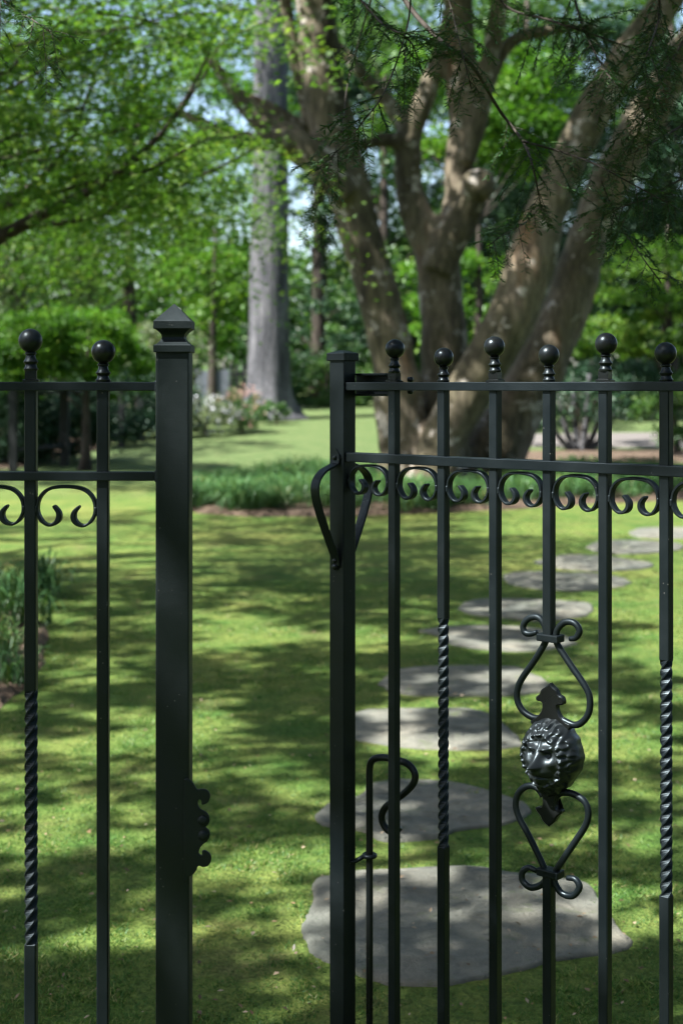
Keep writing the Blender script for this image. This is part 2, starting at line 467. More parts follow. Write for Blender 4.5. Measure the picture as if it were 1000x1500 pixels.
for si, (poly, lab) in enumerate(STONES):
    top = 0.006
    P = [G(a, b, top) for a, b in poly]
    ring = smooth_path([(p.x, p.y) for p in P + [P[0]]], 9 if si < 4 else 5)[:-1]
    c = np.mean(np.array(ring), axis=0)
    ring2 = []
    for q in ring:
        d = q - c; w = 1 + 0.045 * mnoise.noise(Vector((q[0] * 11, q[1] * 11, si))) + 0.016 * mnoise.noise(Vector((q[0] * 45, q[1] * 45, si)))
        ring2.append(d * w)
    n = len(ring2); V = []; F = []
    NRW = 44 if si < 3 else (24 if si < 6 else 10)
    rows = [(k / NRW * 0.965, 0.0) for k in range(NRW + 1)] + [(0.976, -0.0025), (0.986, -0.006), (0.988, -0.05)]
    for f, dz in rows:
        for q in ring2:
            hh = mnoise.fractal(Vector((q[0] * f * 2.2 + si * 5, q[1] * f * 4.5, si)), 1.0, 2.0, 4)
            tz_ = math.floor(hh * 4.0); fr_ = hh * 4.0 - tz_
            z = dz + 0.0062 * (tz_ + min(1.0, fr_ * 5.0)) * max(0.0, min(1.0, (0.97 - f) / 0.25)) + 0.006 * mnoise.noise(Vector((q[0] * f * 3 + si, q[1] * f * 5, 0.3))) + 0.003 * mnoise.noise(Vector((q[0] * f * 11, q[1] * f * 16, si)))
            if f < 0.97: z = max(z, -0.001)
            elif f < 0.98: z = dz
            V.append((q[0] * f, q[1] * f, z))
    for k in range(len(rows) - 1):
        for i in range(n):
            F.append((k * n + i, k * n + (i + 1) % n, (k + 1) * n + (i + 1) % n, (k + 1) * n + i))
    o = obj('stepping_stone', mesh('stepping_stone', V, F, True), M_STONE, None, (c[0], c[1], top))
    tag(o, lab, 'stepping stone', 'stepping stones across the moss lawn')

# ------------------------------------------------------------------ iron fence on the left
YF = 2.0
BAR = 0.0085                       # half width of a bar
FIN_LOW = [(0.0105, 0), (0.0112, 0.003), (0.009, 0.005), (0.0082, 0.009), (0.0105, 0.0115), (0.0112, 0.0135), (0.009, 0.016), (0.0074, 0.019), (0.0068, 0.023), (0.0085, 0.0245), (0.0085, 0.0262), (0.0066, 0.028)]
def finial_mesh(tall):
    h = 0.0165 if tall else 0.0
    parts = []
    if tall:
        parts.append(lathe([(0.0118, 0), (0.0118, 0.003), (0.0085, 0.0045), (0.0085, h)], square=True))
    prof = [(r, z + h) for r, z in FIN_LOW]
    zc = h + 0.028 + 0.0165
    ball = [(0.0178 * math.sin(a), zc - 0.0178 * math.cos(a)) for a in np.linspace(0.40, math.pi - 0.02, 20)]
    parts.append(lathe(prof + ball, 28))
    v, f = merge(parts)
    me = mesh('ball_finial', v, f, True); me.materials.append(M_CAST)
    return me
ME_FIN = {True: finial_mesh(True), False: finial_mesh(False)}
for me in ME_FIN.values():
    try: me.set_sharp_from_angle(angle=R(40))
    except Exception: pass

def bar_mesh(z0, z1, twist=None, h=BAR):
    """square bar; twist = (za, zb) turns that stretch into a rope twist"""
    zs = [z0, z1] if twist is None else sorted(set([z0, z1] + list(np.linspace(twist[0], twist[1], 150))))
    V, F = [], []
    c = 0.0016
    sec = [(h, -h + c), (h, h - c), (h - c, h), (-h + c, h), (-h, h - c), (-h, -h + c), (-h + c, -h), (h - c, -h)]
    L = 0.072
    for z in zs:
        a = 0.0; g = 1.0
        if twist is not None:
            t = min(max(z, twist[0]), twist[1]) - twist[0]
            turns = round((twist[1] - twist[0]) / L * 4) / 4
            a = 2 * math.pi * turns * t / (twist[1] - twist[0])
            if twist[0] < z < twist[1]: g = 0.88
        for x, y in sec:
            V.append((g * (x * math.cos(a) - y * math.sin(a)), g * (x * math.sin(a) + y * math.cos(a)), z))
    for i in range(len(zs) - 1):
        for k in range(8):
            F.append((i * 8 + k, i * 8 + (k + 1) % 8, i * 8 + 8 + (k + 1) % 8, i * 8 + 8 + k))
    F.append(tuple(reversed(range(8)))); F.append(tuple((len(zs) - 1) * 8 + k for k in range(8)))
    me = mesh('bar', V, F, False); me.materials.append(M_IRON)
    return me

SCROLL_HALF = [(-0.019, -0.027), (-0.0115, -0.036), (-0.011, -0.045), (-0.017, -0.052), (-0.027, -0.054), (-0.037, -0.047), (-0.0425, -0.033), (-0.039, -0.016), (-0.025, -0.0035)]
def scroll_mesh(sx=1.0):
    half = SCROLL_HALF
    pts = [(x * sx, z) for x, z in half] + [(0, 0)] + [(-x * sx, z) for x, z in reversed(half)]
    P = smooth_path(pts, 5)
    n = len(P)
    th = []
    for i in range(n):
        e = min(i, n - 1 - i)
        th.append(0.0035 + 0.0045 * math.exp(-((e - 9) / 7.0) ** 2) if e < 24 else 0.0046)
    th[0] = th[-1] = 0.0025
    v, f = ribbon(P, th, -0.0075, 0.0075)
    me = mesh('scroll', v, f, False); me.materials.append(M_IRON)
    try: me.polygons.foreach_set('use_smooth', [True] * len(me.polygons)); me.set_sharp_from_angle(angle=R(35))
    except Exception: pass
    return me
ME_SCROLL = scroll_mesh(1.0)

ZTOP = HC                          # centre of the top rail
ZMID = HC - 0.131                  # centre of the second rail
POSTX = -0.2445
fence = thing('iron_fence', 'black iron fence with square post and pyramid cap left of the gate opening', 'fence', (POSTX, YF, 0))
pv, pf = box(-0.0245, 0.0245, -0.0235, 0.0235, -0.25, 1.412, 0.003)
post = obj('post', mesh('post', pv, pf), M_IRON_POST, fence)
prof = [(0.0262, 1.4122), (0.0270, 1.4132), (0.0270, 1.4225), (0.0262, 1.4235), (0.0245, 1.4236)]
for a in np.linspace(0, math.pi, 9):
    prof.append((0.0245 - 0.0085 * math.sin(a), 1.4236 + 0.0225 * (a / math.pi)))
prof += [(0.0262, 1.4463), (0.0270, 1.4473), (0.0270, 1.4575), (0.0262, 1.4585), (0.0005, 1.484)]
prof = [(r, z - 0.013) for r, z in prof]
v, f = lathe(prof, square=True)
obj('post_cap', mesh('post_cap', v, f), M_IRON_POST, post)
# latch keeper: scroll-edged plate on the post's right face
kz = lambda py: HC - (py - 566) / 1000.0
K = [(478, 190), (535, 225), (570, 275), (600, 318), (655, 312), (715, 325), (752, 375), (745, 445), (705, 492), (655, 500), (650, 462), (625, 438), (607, 470), (612, 515), (640, 555), (700, 590), (742, 640), (745, 710), (712, 760), (700, 775), (740, 810), (752, 870), (725, 935), (665, 985), (632, 1030), (618, 1080), (640, 1110), (660, 1100), (660, 1055), (715, 1065), (760, 1105), (768, 1170), (735, 1235), (670, 1255), (615, 1240), (585, 1300), (540, 1350), (500, 1370), (440, 1370), (440, 200)]
kp = [((220 + a / 8.336 - 500) / 1000.0 - POSTX, kz(1110 + b / 8.336)) for a, b in K]
kv, kf = plate([tuple(q) for q in smooth_path(kp, 3)], -0.0285, -0.0240, 0.001)
keep = obj('latch_keeper', mesh('latch_keeper', kv, kf), M_IRON_POST, post)
for cx, cyy in ((668, 690), (672, 872)):
    x = (220 + cx / 8.336 - 500) / 1000.0 - POSTX; z = kz(1110 + cyy / 8.336)
    prof = [(0.0078, 0), (0.0074, 0.0015), (0.0052, 0.0030), (0.0022, 0.0038), (0.0003, 0.0040)]
    v, f = lathe(prof, 18)
    v = [Vector((p.x + x, -0.0284 - p.z, p.y + z)) for p in v]
    obj('boss', mesh('boss', v, f, True), M_IRON_POST, keep)
# rails
RL = 1.25
for nm, z, hh in (('rail', ZTOP, 0.0065), ('rail', ZMID, 0.0065), ('rail', 0.14, 0.0065)):
    v, f = box(-RL, -0.0246, -0.0125, 0.0125, z - hh, z + hh, 0.0012)
    obj('rail', mesh('rail', v, f), M_IRON, fence)
    # weld bead where the rail meets the post
    wv, wf = [], []
    for q in range(7):
        a = -0.006 + 0.002 * q
        s_v, s_f = lathe([(0.0003, -0.003), (0.0022, -0.001), (0.0024, 0.001), (0.0003, 0.003)], 7)
        off = len(wv)
        wv += [Vector((p.x - 0.0252, p.y - 0.0122, p.z + z + a)) for p in s_v]; wf += [tuple(i + off for i in k) for k in s_f]
    obj('weld_bead', mesh('weld_bead', wv, wf, True), M_IRON, fence)
FB = [(147.5, False, None), (42.0, True, (1010, 1382)), (-64, False, None), (-170, True, (1010, 1382)), (-276, False, None), (-382, True, None)]
bx = []
for px, tall, tw in FB:
    x = (px - 500) / 1000.0 + (0.004 if px > 100 else 0.004)
    x = x - POSTX
    bx.append(x)
    tz = None if tw is None else (kz(tw[1]), kz(tw[0]))
    b = obj('bar', bar_mesh(0.05, ZTOP + 0.005, tz), None, fence, (x, 0, 0))
    obj('ball_finial', ME_FIN[tall], None, b, (0, 0, ZTOP + 0.0066))
for a, b in zip(bx[1:], bx[:-1]):
    o = obj('scroll', ME_SCROLL, None, fence, ((a + b) / 2, 0, HC - 0.1455 - 0.001))

# ------------------------------------------------------------------ the gate
GS = Vector((0.0128, 2.56, 0)); GU = Vector((0.7608, -0.649, 0)).normalized()
GV = Vector((-GU.y, GU.x, 0))                    # away from the camera
gate = thing('iron_gate', 'black iron garden gate standing ajar with lion head ornament and scrolls', 'gate', GS, math.atan2(GU.y, GU.x))
def gp(px, py, yo=0.0):
    """photo pixel -> (s, z) in the gate's plane, yo behind it"""
    d = ray(px, py); o = GS + GV * yo
    k = o.dot(GV) / d.dot(GV)
    p = d * k
    return ((p - o).dot(GU), HC + d.z * k)
# latch stile
SX = -0.014; SH = 0.0175
v, f = box(SX - SH, SX + SH, -SH, SH, 0.06, 1.402, 0.002)
stile = obj('stile', mesh('stile', v, f), M_IRON, gate)
v, f = lathe([(0.0205, 1.398), (0.0213, 1.399), (0.0213, 1.4115), (0.0205, 1.4125), (0.006, 1.4175), (0.0005, 1.418)], square=True)
v = [Vector((p.x + SX, p.y, p.z)) for p in v]
obj('stile_cap', mesh('stile_cap', v, f), M_IRON, stile)
GL = 0.875
v, f = box(GL - SH, GL + SH, -SH, SH, 0.06, 1.402, 0.002)
stile2 = obj('stile', mesh('stile', v, f), M_IRON, gate)
for z, hh in ((ZTOP, 0.0075), (ZMID - 0.001, 0.0085), (0.14, 0.0075)):
    v, f = box(SX + SH + 0.0002, GL - SH - 0.0002, -0.0125, 0.0125, z - hh, z + hh, 0.0014)
    obj('rail', mesh('rail', v, f), M_IRON, gate)
GB = []
for i, px in enumerate((577, 649, 725, 803.5, 885.5, 975)):
    GB.append(gp(px, 800)[0])
sp = (GB[-1] - GB[0]) / 5
GB.append(GB[-1] + sp)
for i, s in enumerate(GB):
    tall = i % 2 == 0
    tz = None
    if i == 1: tz = (gp(649, 1240)[1], gp(649, 905)[1])
    if i == 5: tz = (gp(975, 1312)[1], gp(975, 966)[1])
    if i == 3:
        b = obj('bar', bar_mesh(gp(803, 934)[1], ZTOP + 0.005), None, gate, (s, 0, 0))
        b2 = obj('bar', bar_mesh(0.07, gp(803, 1279)[1]), None, gate, (s, 0, 0))
    else:
        b = obj('bar', bar_mesh(0.07, ZTOP + 0.005, tz), None, gate, (s, 0, 0))
    obj('ball_finial', ME_FIN[tall], None, b, (0, 0, ZTOP + 0.0076))
ed = [SX + SH - BAR] + GB
for a, b in zip(ed[:-1], ed[1:]):
    o = obj('scroll', ME_SCROLL, None, gate, ((a + b) / 2, 0, ZMID - 0.0155))
    o.scale.x = (b - a - 2 * BAR - 0.004) / 0.088

wv_, wf_ = lathe([(0.0004, -0.0070), (0.0022, -0.0058), (0.0029, -0.0042), (0.0021, -0.0026), (0.0030, -0.0008), (0.0023, 0.0010), (0.0030, 0.0028), (0.0021, 0.0046), (0.0004, 0.0062)], 7)
wme = mesh('weld_bead', wv_, wf_, True); wme.materials.append(M_IRON)
rj = np.random.default_rng(17)
for o_ in list(COL.objects):
    nm_ = o_.name.split('.')[0]
    if nm_ == 'scroll':
        o_.scale.z = rj.uniform(0.96, 1.05); o_.rotation_euler = (rj.normal(0, 0.02), rj.normal(0, 0.012), rj.normal(0, 0.012))
        for sx_ in (-1, 1): obj('weld_bead', wme, None, o_, (sx_ * 0.0432, -0.006, -0.0325))
    elif nm_ == 'ball_finial':
        o_.rotation_euler = (rj.normal(0, 0.018), rj.normal(0, 0.018), rj.uniform(0, 0.2)); k_ = rj.uniform(0.97, 1.03); o_.scale = (k_, k_, rj.uniform(0.98, 1.02))
# double pull handle: bowed strap on both faces of the latch stile
def strap(side):
    prof = [(0.0, 1.2235), (0.001, 1.210), (0.004, 1.2045), (0.016, 1.200), (0.036, 1.1930), (0.052, 1.1800), (0.0585, 1.1640), (0.056, 1.1450), (0.047, 1.1200), (0.034, 1.0920), (0.020, 1.0650), (0.008, 1.0420), (0.002, 1.0300), (0.0, 1.0150)]
    P = smooth_path(prof, 5)
    v, f = ribbon(P, 0.0042, -0.010, 0.010)
    # ribbon lies in x-z with its width along y: turn it so it bows out of the gate's face
    out = [Vector((SX + p.y, side * (SH + 0.0022 + p.x), p.z)) for p in v]
    if side > 0: f = [tuple(reversed(q)) for q in f]
    return out, f
for side in (-1, 1):
    v, f = strap(side)
    me = mesh('pull_handle', v, f, True)
    try: me.set_sharp_from_angle(angle=R(40))
    except Exception: pass
    h = obj('pull_handle', me, M_IRON, gate)
    for z, r in ((1.2165, 0.0042), (1.024, 0.0045), (1.0125, 0.0062)):
        v, f = lathe([(r, 0), (r, 0.002), (r * 0.8, 0.004), (r * 0.35, 0.005), (0.0003, 0.0052)], 14)
        v = [Vector((SX + p.x, side * (SH + 0.004 + p.z), z + p.y)) for p in v]
        obj('bolt', mesh('bolt', v, f, True), M_CAST, h)
    # small diamond plate at the top
    d = [(0, 0.017), (0.0125, 0), (0, -0.014), (-0.0125, 0)]
    v, f = plate([(SX + a, 1.2165 + b) for a, b in d], side * (SH + 0.0002), side * (SH + 0.0022), 0.0)
    obj('plate', mesh('plate', v, f), M_IRON, h)
# latch tongue bracket behind the top rail
x0 = SX + SH + 0.0005; x1 = gp(566, 560, 0.02)[0]
parts = [box(x0 - 0.02, x1, 0.0180, 0.0400, 1.3705, 1.3745, 0.0008), box(x0 - 0.02, x1, 0.0180, 0.0400, 1.3320, 1.3360, 0.0008), box(x0 - 0.02, x1, 0.0401, 0.0440, 1.3322, 1.3743, 0.0008)]
v, f = merge(parts)
br = obj('latch_bracket', mesh('latch_bracket', v, f), M_IRON, gate)
for z in (1.3625, 1.3405):
    v, f = lathe([(0.005, 0), (0.005, 0.012), (0.0035, 0.014), (0.0003, 0.0145)], 12)
    v = [Vector((GB[0] + BAR + 0.008 + p.z * 0.6, 0.022 + p.y, z + p.x)) for p in v]
    obj('bolt', mesh('bolt', v, f, True), M_CAST, br)
# drop bolt with a curled handle
yo = 0.030
pts = [(541, 1600), (541, 1400), (541, 1250), (541, 1160), (541, 1128), (544, 1115), (553, 1110), (566, 1110), (584, 1114), (598, 1120), (607, 1132), (606, 1146), (594, 1160), (578, 1172), (565, 1182), (558, 1194), (558, 1206), (564, 1217), (574, 1221), (579, 1214)]
P = [gp(a, b, yo) for a, b in pts]
P[0] = (P[1][0], 0.03)
P3 = smooth_path([(s, yo + (0.012 if i > 14 else 0.0) * (i - 14) / 5, z) for i, (s, z) in enumerate(P)], 6)
v, f = tube(P3, [0.0066] * len(P3), 12)
rod = obj('drop_bolt', mesh('drop_bolt', v, f, True), M_CAST, gate)
c = gp(541, 1253, yo)
ring = [Vector((c[0] + 0.0105 * math.cos(a), yo + 0.0105 * math.sin(a), c[1])) for a in np.linspace(R(-200), R(110), 20)]
arm = [Vector((SX + SH - 0.004, 0.004, c[1] - 0.012)), Vector((SX + SH + 0.004, 0.008, c[1] - 0.010)), Vector((SX + SH + 0.014, 0.018, c[1] - 0.003))] + ring
P3 = smooth_path([tuple(p) for p in arm], 3)
v, f = tube(P3, [0.0042] * len(P3), 8)
obj('bolt_guide', mesh('bolt_guide', v, f, True), M_IRON, gate)

# --- lion ornament in the fourth bar
orn_l = []
def rod_px(pts, r0=0.0056, yo=0.0):
    P = [gp(a, b) for a, b in pts]
    P3 = smooth_path([(s, yo, z) for s, z in P], 5)
    m = len(P3)
    rr = [r0 * (0.75 + 0.25 * min(1, i / 8)) for i in range(m)]
    return tube(P3, rr, 10)
HEART_RODS = [
 [(786, 926), (776, 928.5), (768, 926), (766, 916), (774, 906), (787, 904), (796, 914), (799, 928), (798, 941), (784, 965), (764, 994), (757, 1012), (758, 1028), (766, 1042), (780, 1051), (792, 1052)],
 [(834, 936), (843, 934), (848, 924), (841, 913), (828, 911), (818, 919), (814, 929), (815, 942), (833, 971), (855, 1003), (863, 1022), (862, 1043), (853, 1057), (841, 1062), (826, 1056), (816, 1050)],
 [(786, 1276), (774, 1271), (765, 1277), (765, 1290), (777, 1300), (792, 1296), (800, 1285), (797, 1272), (773, 1222), (761, 1200), (755, 1182), (757, 1166), (765, 1155), (776, 1151), (786, 1154), (795, 1166)],
 [(830, 1286), (842, 1288), (848, 1300), (838, 1312), (823, 1309), (814, 1297), (811, 1285), (815, 1273), (841, 1234), (857, 1209), (861, 1190), (856, 1175), (845, 1166), (831, 1161), (818, 1163), (812, 1172)],
]
for q in HEART_RODS:
    v, f = rod_px(q)
    obj('heart_scroll', mesh('heart_scroll', v, f, True), M_IRON, gate)
for py in (934, 1278):
    s, z = gp(805.5, py)
    v, f = box(s - 0.0205, s + 0.0205, -0.012, 0.012, z - 0.0062, z + 0.0062, 0.002)
    obj('collar', mesh('collar', v, f), M_IRON, gate)
FT = [(455, 820), (480, 855), (520, 890), (540, 935), (578, 962), (592, 1000), (588, 1032), (560, 1040), (530, 1042), (528, 1090), (556, 1150), (610, 1205), (660, 1235), (640, 1290), (500, 1290), (340, 1270), (262, 1210), (285, 1178), (335, 1145), (372, 1090), (380, 1035), (365, 1003), (322, 990), (318, 955), (350, 930), (370, 885), (420, 850)]
v, f = plate([gp(740 + a / 6.821, 880 + b / 6.821) for a, b in smooth_path(FT, 3)], -0.006, 0.006, 0.0018)
lion = obj('lion_mask', bpy.data.meshes.new('lion_mask'), None, gate)
obj('crest_leaf', mesh('crest_leaf', v, f), M_CAST, lion)
FBt = [(470, 1285), (430, 1250), (400, 1215), (380, 1170), (345, 1125), (330, 1085), (360, 1078), (385, 1082), (405, 1040), (402, 990), (380, 930), (330, 880), (600, 900), (566, 940), (548, 1000), (545, 1060), (562, 1098), (605, 1118), (600, 1150), (562, 1178), (530, 1235)]
v, f = plate([gp(740 + a / 7.143, 1030 + b / 7.143) for a, b in smooth_path(FBt, 3)], -0.008, 0.006, 0.0025)
obj('chin_leaf', mesh('chin_leaf', v, f), M_CAST, lion)

def lion_mesh():
    cs, cz = gp(808.5, 1105)
    A, B = 0.0545, 0.0655
    def outline(th):
        x, y = math.cos(th), math.sin(th)
        if y >= 0: return A * x * (1 - 0.05 * y), B * y * 0.93
        return A * x * (1 - 0.42 * (-y) ** 1.5), B * y * 1.05
    rg = np.random.default_rng(3)
    curls = []
    for ring, cnt in ((0.70, 12), (0.90, 15)):
        for k in range(cnt):
            a = 2 * math.pi * (k + 0.5 * (ring > 0.7)) / cnt + rg.normal(0, 0.04)
            if ring < 0.7 and -2.5 < a - 0 and (math.sin(a) < -0.55): continue
            x, y = outline(a)
            curls.append((x * ring, y * ring, rg.uniform(0.0105, 0.0135), rg.uniform(0, 6.28), 1 if math.cos(a) > 0 else -1))
    def g(x, y, cx, cyy, sx, sy): return math.exp(-((x - cx) / sx) ** 2 - ((y - cyy) / sy) ** 2)
    def H(x, y, r):
        X, Yv = x / A, y / B
        h = 0.040 * (max(0.0, 1 - r ** 2.3)) ** 0.72
        ax = abs(X)
        h += 0.0150 * g(X, Yv, 0, -0.30, 0.30, 0.26)             # muzzle
        h += 0.0165 * g(X, 0, 0, 0, 0.125, 1) * max(0, min(1, (0.30 - Yv) / 0.42)) * (1 if Yv > -0.12 else math.exp(-((Yv + 0.12) / 0.07) ** 2))   # nose ridge
        h += 0.0075 * g(X, Yv, 0, -0.12, 0.16, 0.085)             # nose tip
        h += 0.0030 * g(ax, Yv, 0.12, -0.16, 0.06, 0.05)         # nostrils
        h += 0.0105 * g(ax, Yv - 0.10 * ax, 0.24, 0.27, 0.17, 0.06)   # brows
        h -= 0.0085 * g(ax, Yv, 0.27, 0.12, 0.11, 0.075)         # eye sockets
        h += 0.0036 * g(ax, Yv, 0.27, 0.115, 0.055, 0.036)       # eyeballs
        h += 0.0042 * g(ax, Yv, 0.42, -0.07, 0.14, 0.10)         # cheek bones
        h -= 0.0050 * g(ax, Yv + 0.12 * ax, 0.10, -0.40, 0.22, 0.032)  # mouth
        h += 0.0050 * g(X, Yv, 0, -0.56, 0.20, 0.10)             # chin
        h += 0.0030 * g(ax, Yv, 0.18, -0.28, 0.13, 0.09)         # whisker pads
        h -= 0.0020 * g(X, Yv, 0, 0.42, 0.05, 0.16)              # brow furrow
        fr = math.hypot(X / 0.62, (Yv + 0.06) / 0.60)
        mane = min(1, max(0, (fr - 0.86) / 0.22))
        best = 0.0; wsum = 1e-6
        for cx, cyy, s, ph, hand in curls:
            dx, dy = x - cx, y - cyy; d2 = dx * dx + dy * dy
            if d2 < (2.2 * s) ** 2:
                w = math.exp(-d2 / (s * s)); d = math.sqrt(d2)
                best += w * (0.5 + 0.55 * math.cos(hand * math.atan2(dy, dx) + d * 620 + ph)); wsum += w
        h += mane * min(1.0, (1 - r) * 9 + 0.15) * (0.0066 * best / max(wsum, 0.35) + 0.0010 * math.sin(math.atan2(y, x) * 26 + r * 9))
        h += mane * 0.004 * math.exp(-((fr - 1.1) / 0.15) ** 2)
        beard = g(X, Yv, 0, -0.86, 0.3, 0.2)
        h += beard * 0.0022 * math.sin(X * 30 + Yv * 9)
        return h
    NR, NT_ = 96, 170
    V = [Vector((cs, -H(0, 0, 0) - 0.004, cz))]; F = []
    for i in range(1, NR + 1):
        r = (i / NR)
        r = math.sin(math.pi / 2 * r)
        for k in range(NT_):
            th = 2 * math.pi * k / NT_
            x, y = outline(th)
            w = 1 + (0.012 * math.sin(th * 15) + 0.008 * math.sin(th * 23 + 1)) * r ** 4
            x *= r * w; y *= r * w
            V.append(Vector((cs + x, -H(x, y, r) - 0.004, cz + y)))
    for k in range(NT_): F.append((0, 1 + k, 1 + (k + 1) % NT_))
    for i in range(NR - 1):
        for k in range(NT_):
            a = 1 + i * NT_
            F.append((a + k, a + NT_ + k, a + NT_ + (k + 1) % NT_, a + (k + 1) % NT_))
    b = 1 + (NR - 1) * NT_; o = len(V)
    for k in range(NT_):
        p = V[b + k]; V.append(Vector((p.x, 0.012, p.z)))
    for k in range(NT_): F.append((b + k, o + k, o + (k + 1) % NT_, b + (k + 1) % NT_))
    V.append(Vector((cs, 0.03, cz)))
    for k in range(NT_): F.append((o + k, len(V) - 1, o + (k + 1) % NT_))
    return V, F
v, f = lion_mesh()
me = mesh('lion_mask', v, f, True); me.materials.append(M_LION)
old = lion.data; lion.data = me; bpy.data.meshes.remove(old)
lion['label'] = 'cast lion head with curling mane'

# hinge post to the right, just outside the picture
hp = thing('gate_post', 'black iron hinge post at the right end of the gate', 'post', (GS + GU * 0.93).to_tuple())
v, f = box(-0.0235, 0.0235, -0.0235, 0.0235, -0.25, 1.412, 0.003)
hpo = obj('post', mesh('post', v, f), M_IRON_POST, hp)
for z in (0.3, 1.15):
    v, f = box(-0.055, -0.0236, -0.012, 0.012, z - 0.03, z + 0.03, 0.003)
    obj('hinge', mesh('hinge', v, f), M_IRON, hp)

# ------------------------------------------------------------------ foliage generator
def T_rhomb():
    V = np.array([(0, 0, 0), (0.45, 0.28, 0.07), (1, 0, -0.05), (0.45, -0.28, 0.07)], float)
    return V, [(0, 1, 2), (0, 2, 3)]
def T_maple():
    V = [(0, 0, 0)]; F = []
    for a, L in ((-78, 0.62), (-38, 0.88), (0, 1.0), (38, 0.88), (78, 0.62)):
        c, s = math.cos(R(a)), math.sin(R(a))
        b = len(V)
        for u, w, z in ((0.45, 0.13, 0.03), (1.0, 0.0, -0.12), (0.45, -0.13, 0.03)):
            V.append((L * (u * c - w * s), L * (u * s + w * c), z * L))
        F += [(0, b + 2, b + 1), (0, b + 1, b)]
    return np.array(V, float), F
def T_needle():
    return np.array([(0, 0.04, 0), (1, 0.0, 0), (0, -0.04, 0)], float), [(0, 2, 1)]
def T_blade():
    V = np.array([(0, 0.028, 0), (0, -0.028, 0), (0.5, 0.03, 0.0), (0.5, -0.03, 0.0), (1, 0.0, 0)], float)
    return V, [(0, 1, 3, 2), (2, 3, 4)]

def scatter_mesh(name, C, X, N, S, tmpl, rnd):
    """C centres, X leaf direction, N leaf normal (all n x 3), S sizes, rnd 0..1 per leaf"""
    tv, tf = tmpl
    X = X / (np.linalg.norm(X, axis=1, keepdims=True) + 1e-9)
    N = N - X * np.sum(N * X, axis=1, keepdims=True)
    N = N / (np.linalg.norm(N, axis=1, keepdims=True) + 1e-9)
    Bv = np.cross(N, X)
    n, m = len(C), len(tv)
    V = (C[:, None, :] + S[:, None, None] * (tv[None, :, 0:1] * X[:, None, :] + tv[None, :, 1:2] * Bv[:, None, :] + tv[None, :, 2:3] * N[:, None, :])).reshape(-1, 3)
    lens = np.array([len(q) for q in tf]); flat = np.concatenate([np.array(q) for q in tf])
    loops = (flat[None, :] + (np.arange(n) * m)[:, None]).reshape(-1)
    starts1 = np.concatenate([[0], np.cumsum(lens)[:-1]])
    starts = (starts1[None, :] + (np.arange(n) * len(flat))[:, None]).reshape(-1)
    me = bpy.data.meshes.new(name)
    me.vertices.add(len(V)); me.vertices.foreach_set('co', V.astype(np.float32).reshape(-1))
    me.loops.add(len(loops)); me.loops.foreach_set('vertex_index', loops.astype(np.int32))
    me.polygons.add(len(starts)); me.polygons.foreach_set('loop_start', starts.astype(np.int32))
    me.update(calc_edges=True)
    at = me.attributes.new('rnd', 'FLOAT', 'POINT')
    at.data.foreach_set('value', np.repeat(rnd, m).astype(np.float32))
    return me

def crown_points(ell, clumps, od, size, rg, flatz=0.55, clump_r=0.16, leaf_area=0.15, shell=0.55):
    """leaf positions in flattened clumps spread through ellipsoids; returns points and clump centres"""
    pts, cents, crnd = [], [], []
    tot = sum(e[1][0] * e[1][2] for e in ell)
    for c, r in ell:
        c = np.array(c); r = np.array(r)
        k = max(4, int(clumps * r[0] * r[2] / tot))
        d = rg.normal(size=(k, 3)); d /= np.linalg.norm(d, axis=1, keepdims=True)
        rad = rg.uniform(0, 1, k) ** (1 / 3.0); rad = shell + (1 - shell) * rad
        rad *= rg.uniform(0.75, 1.08, k)
        cc = c + d * rad[:, None] * r
        area = math.pi * r[0] * r[2]
        n = int(1.12 * od * area / (leaf_area * size * size))
        w = rg.uniform(0.35, 1.5, k); w /= w.sum()
        cr = clump_r * math.sqrt(r[0] * r[2])
        for q in range(k):
            nn = int(n * w[q])
            s = cr * rg.uniform(0.7, 1.45)
            p = rg.normal(size=(nn, 3)) * np.array((s, s, s * flatz))
            # layered sprays droop at their edge
            p[:, 2] -= 0.25 * (p[:, 0] ** 2 + p[:, 1] ** 2) / (s + 1e-6) * flatz
            pts.append(cc[q] + p); crnd.append(np.full(nn, rg.normal(0, 0.16)))
            cents.append(cc[q])
    return np.concatenate(pts), cents, np.concatenate(crnd)

def leaves_from(name, P, crnd, size, mat, rg, root, tmpl=None, up=0.9, var=0.3, base=None):
    n = len(P)
    X = rg.normal(size=(n, 3)); X[:, 2] -= 0.35
    N = rg.normal(size=(n, 3)); N[:, 2] += up * 1.6
    S = size * rg.uniform(1 - var, 1 + var, n)
    rnd = np.clip(rg.beta(2.0, 2.4, n) + crnd, 0, 1)
    me = scatter_mesh(name, P - np.array(base), X, N, S, tmpl or T_rhomb(), rnd)
    return obj(name, me, mat, root)

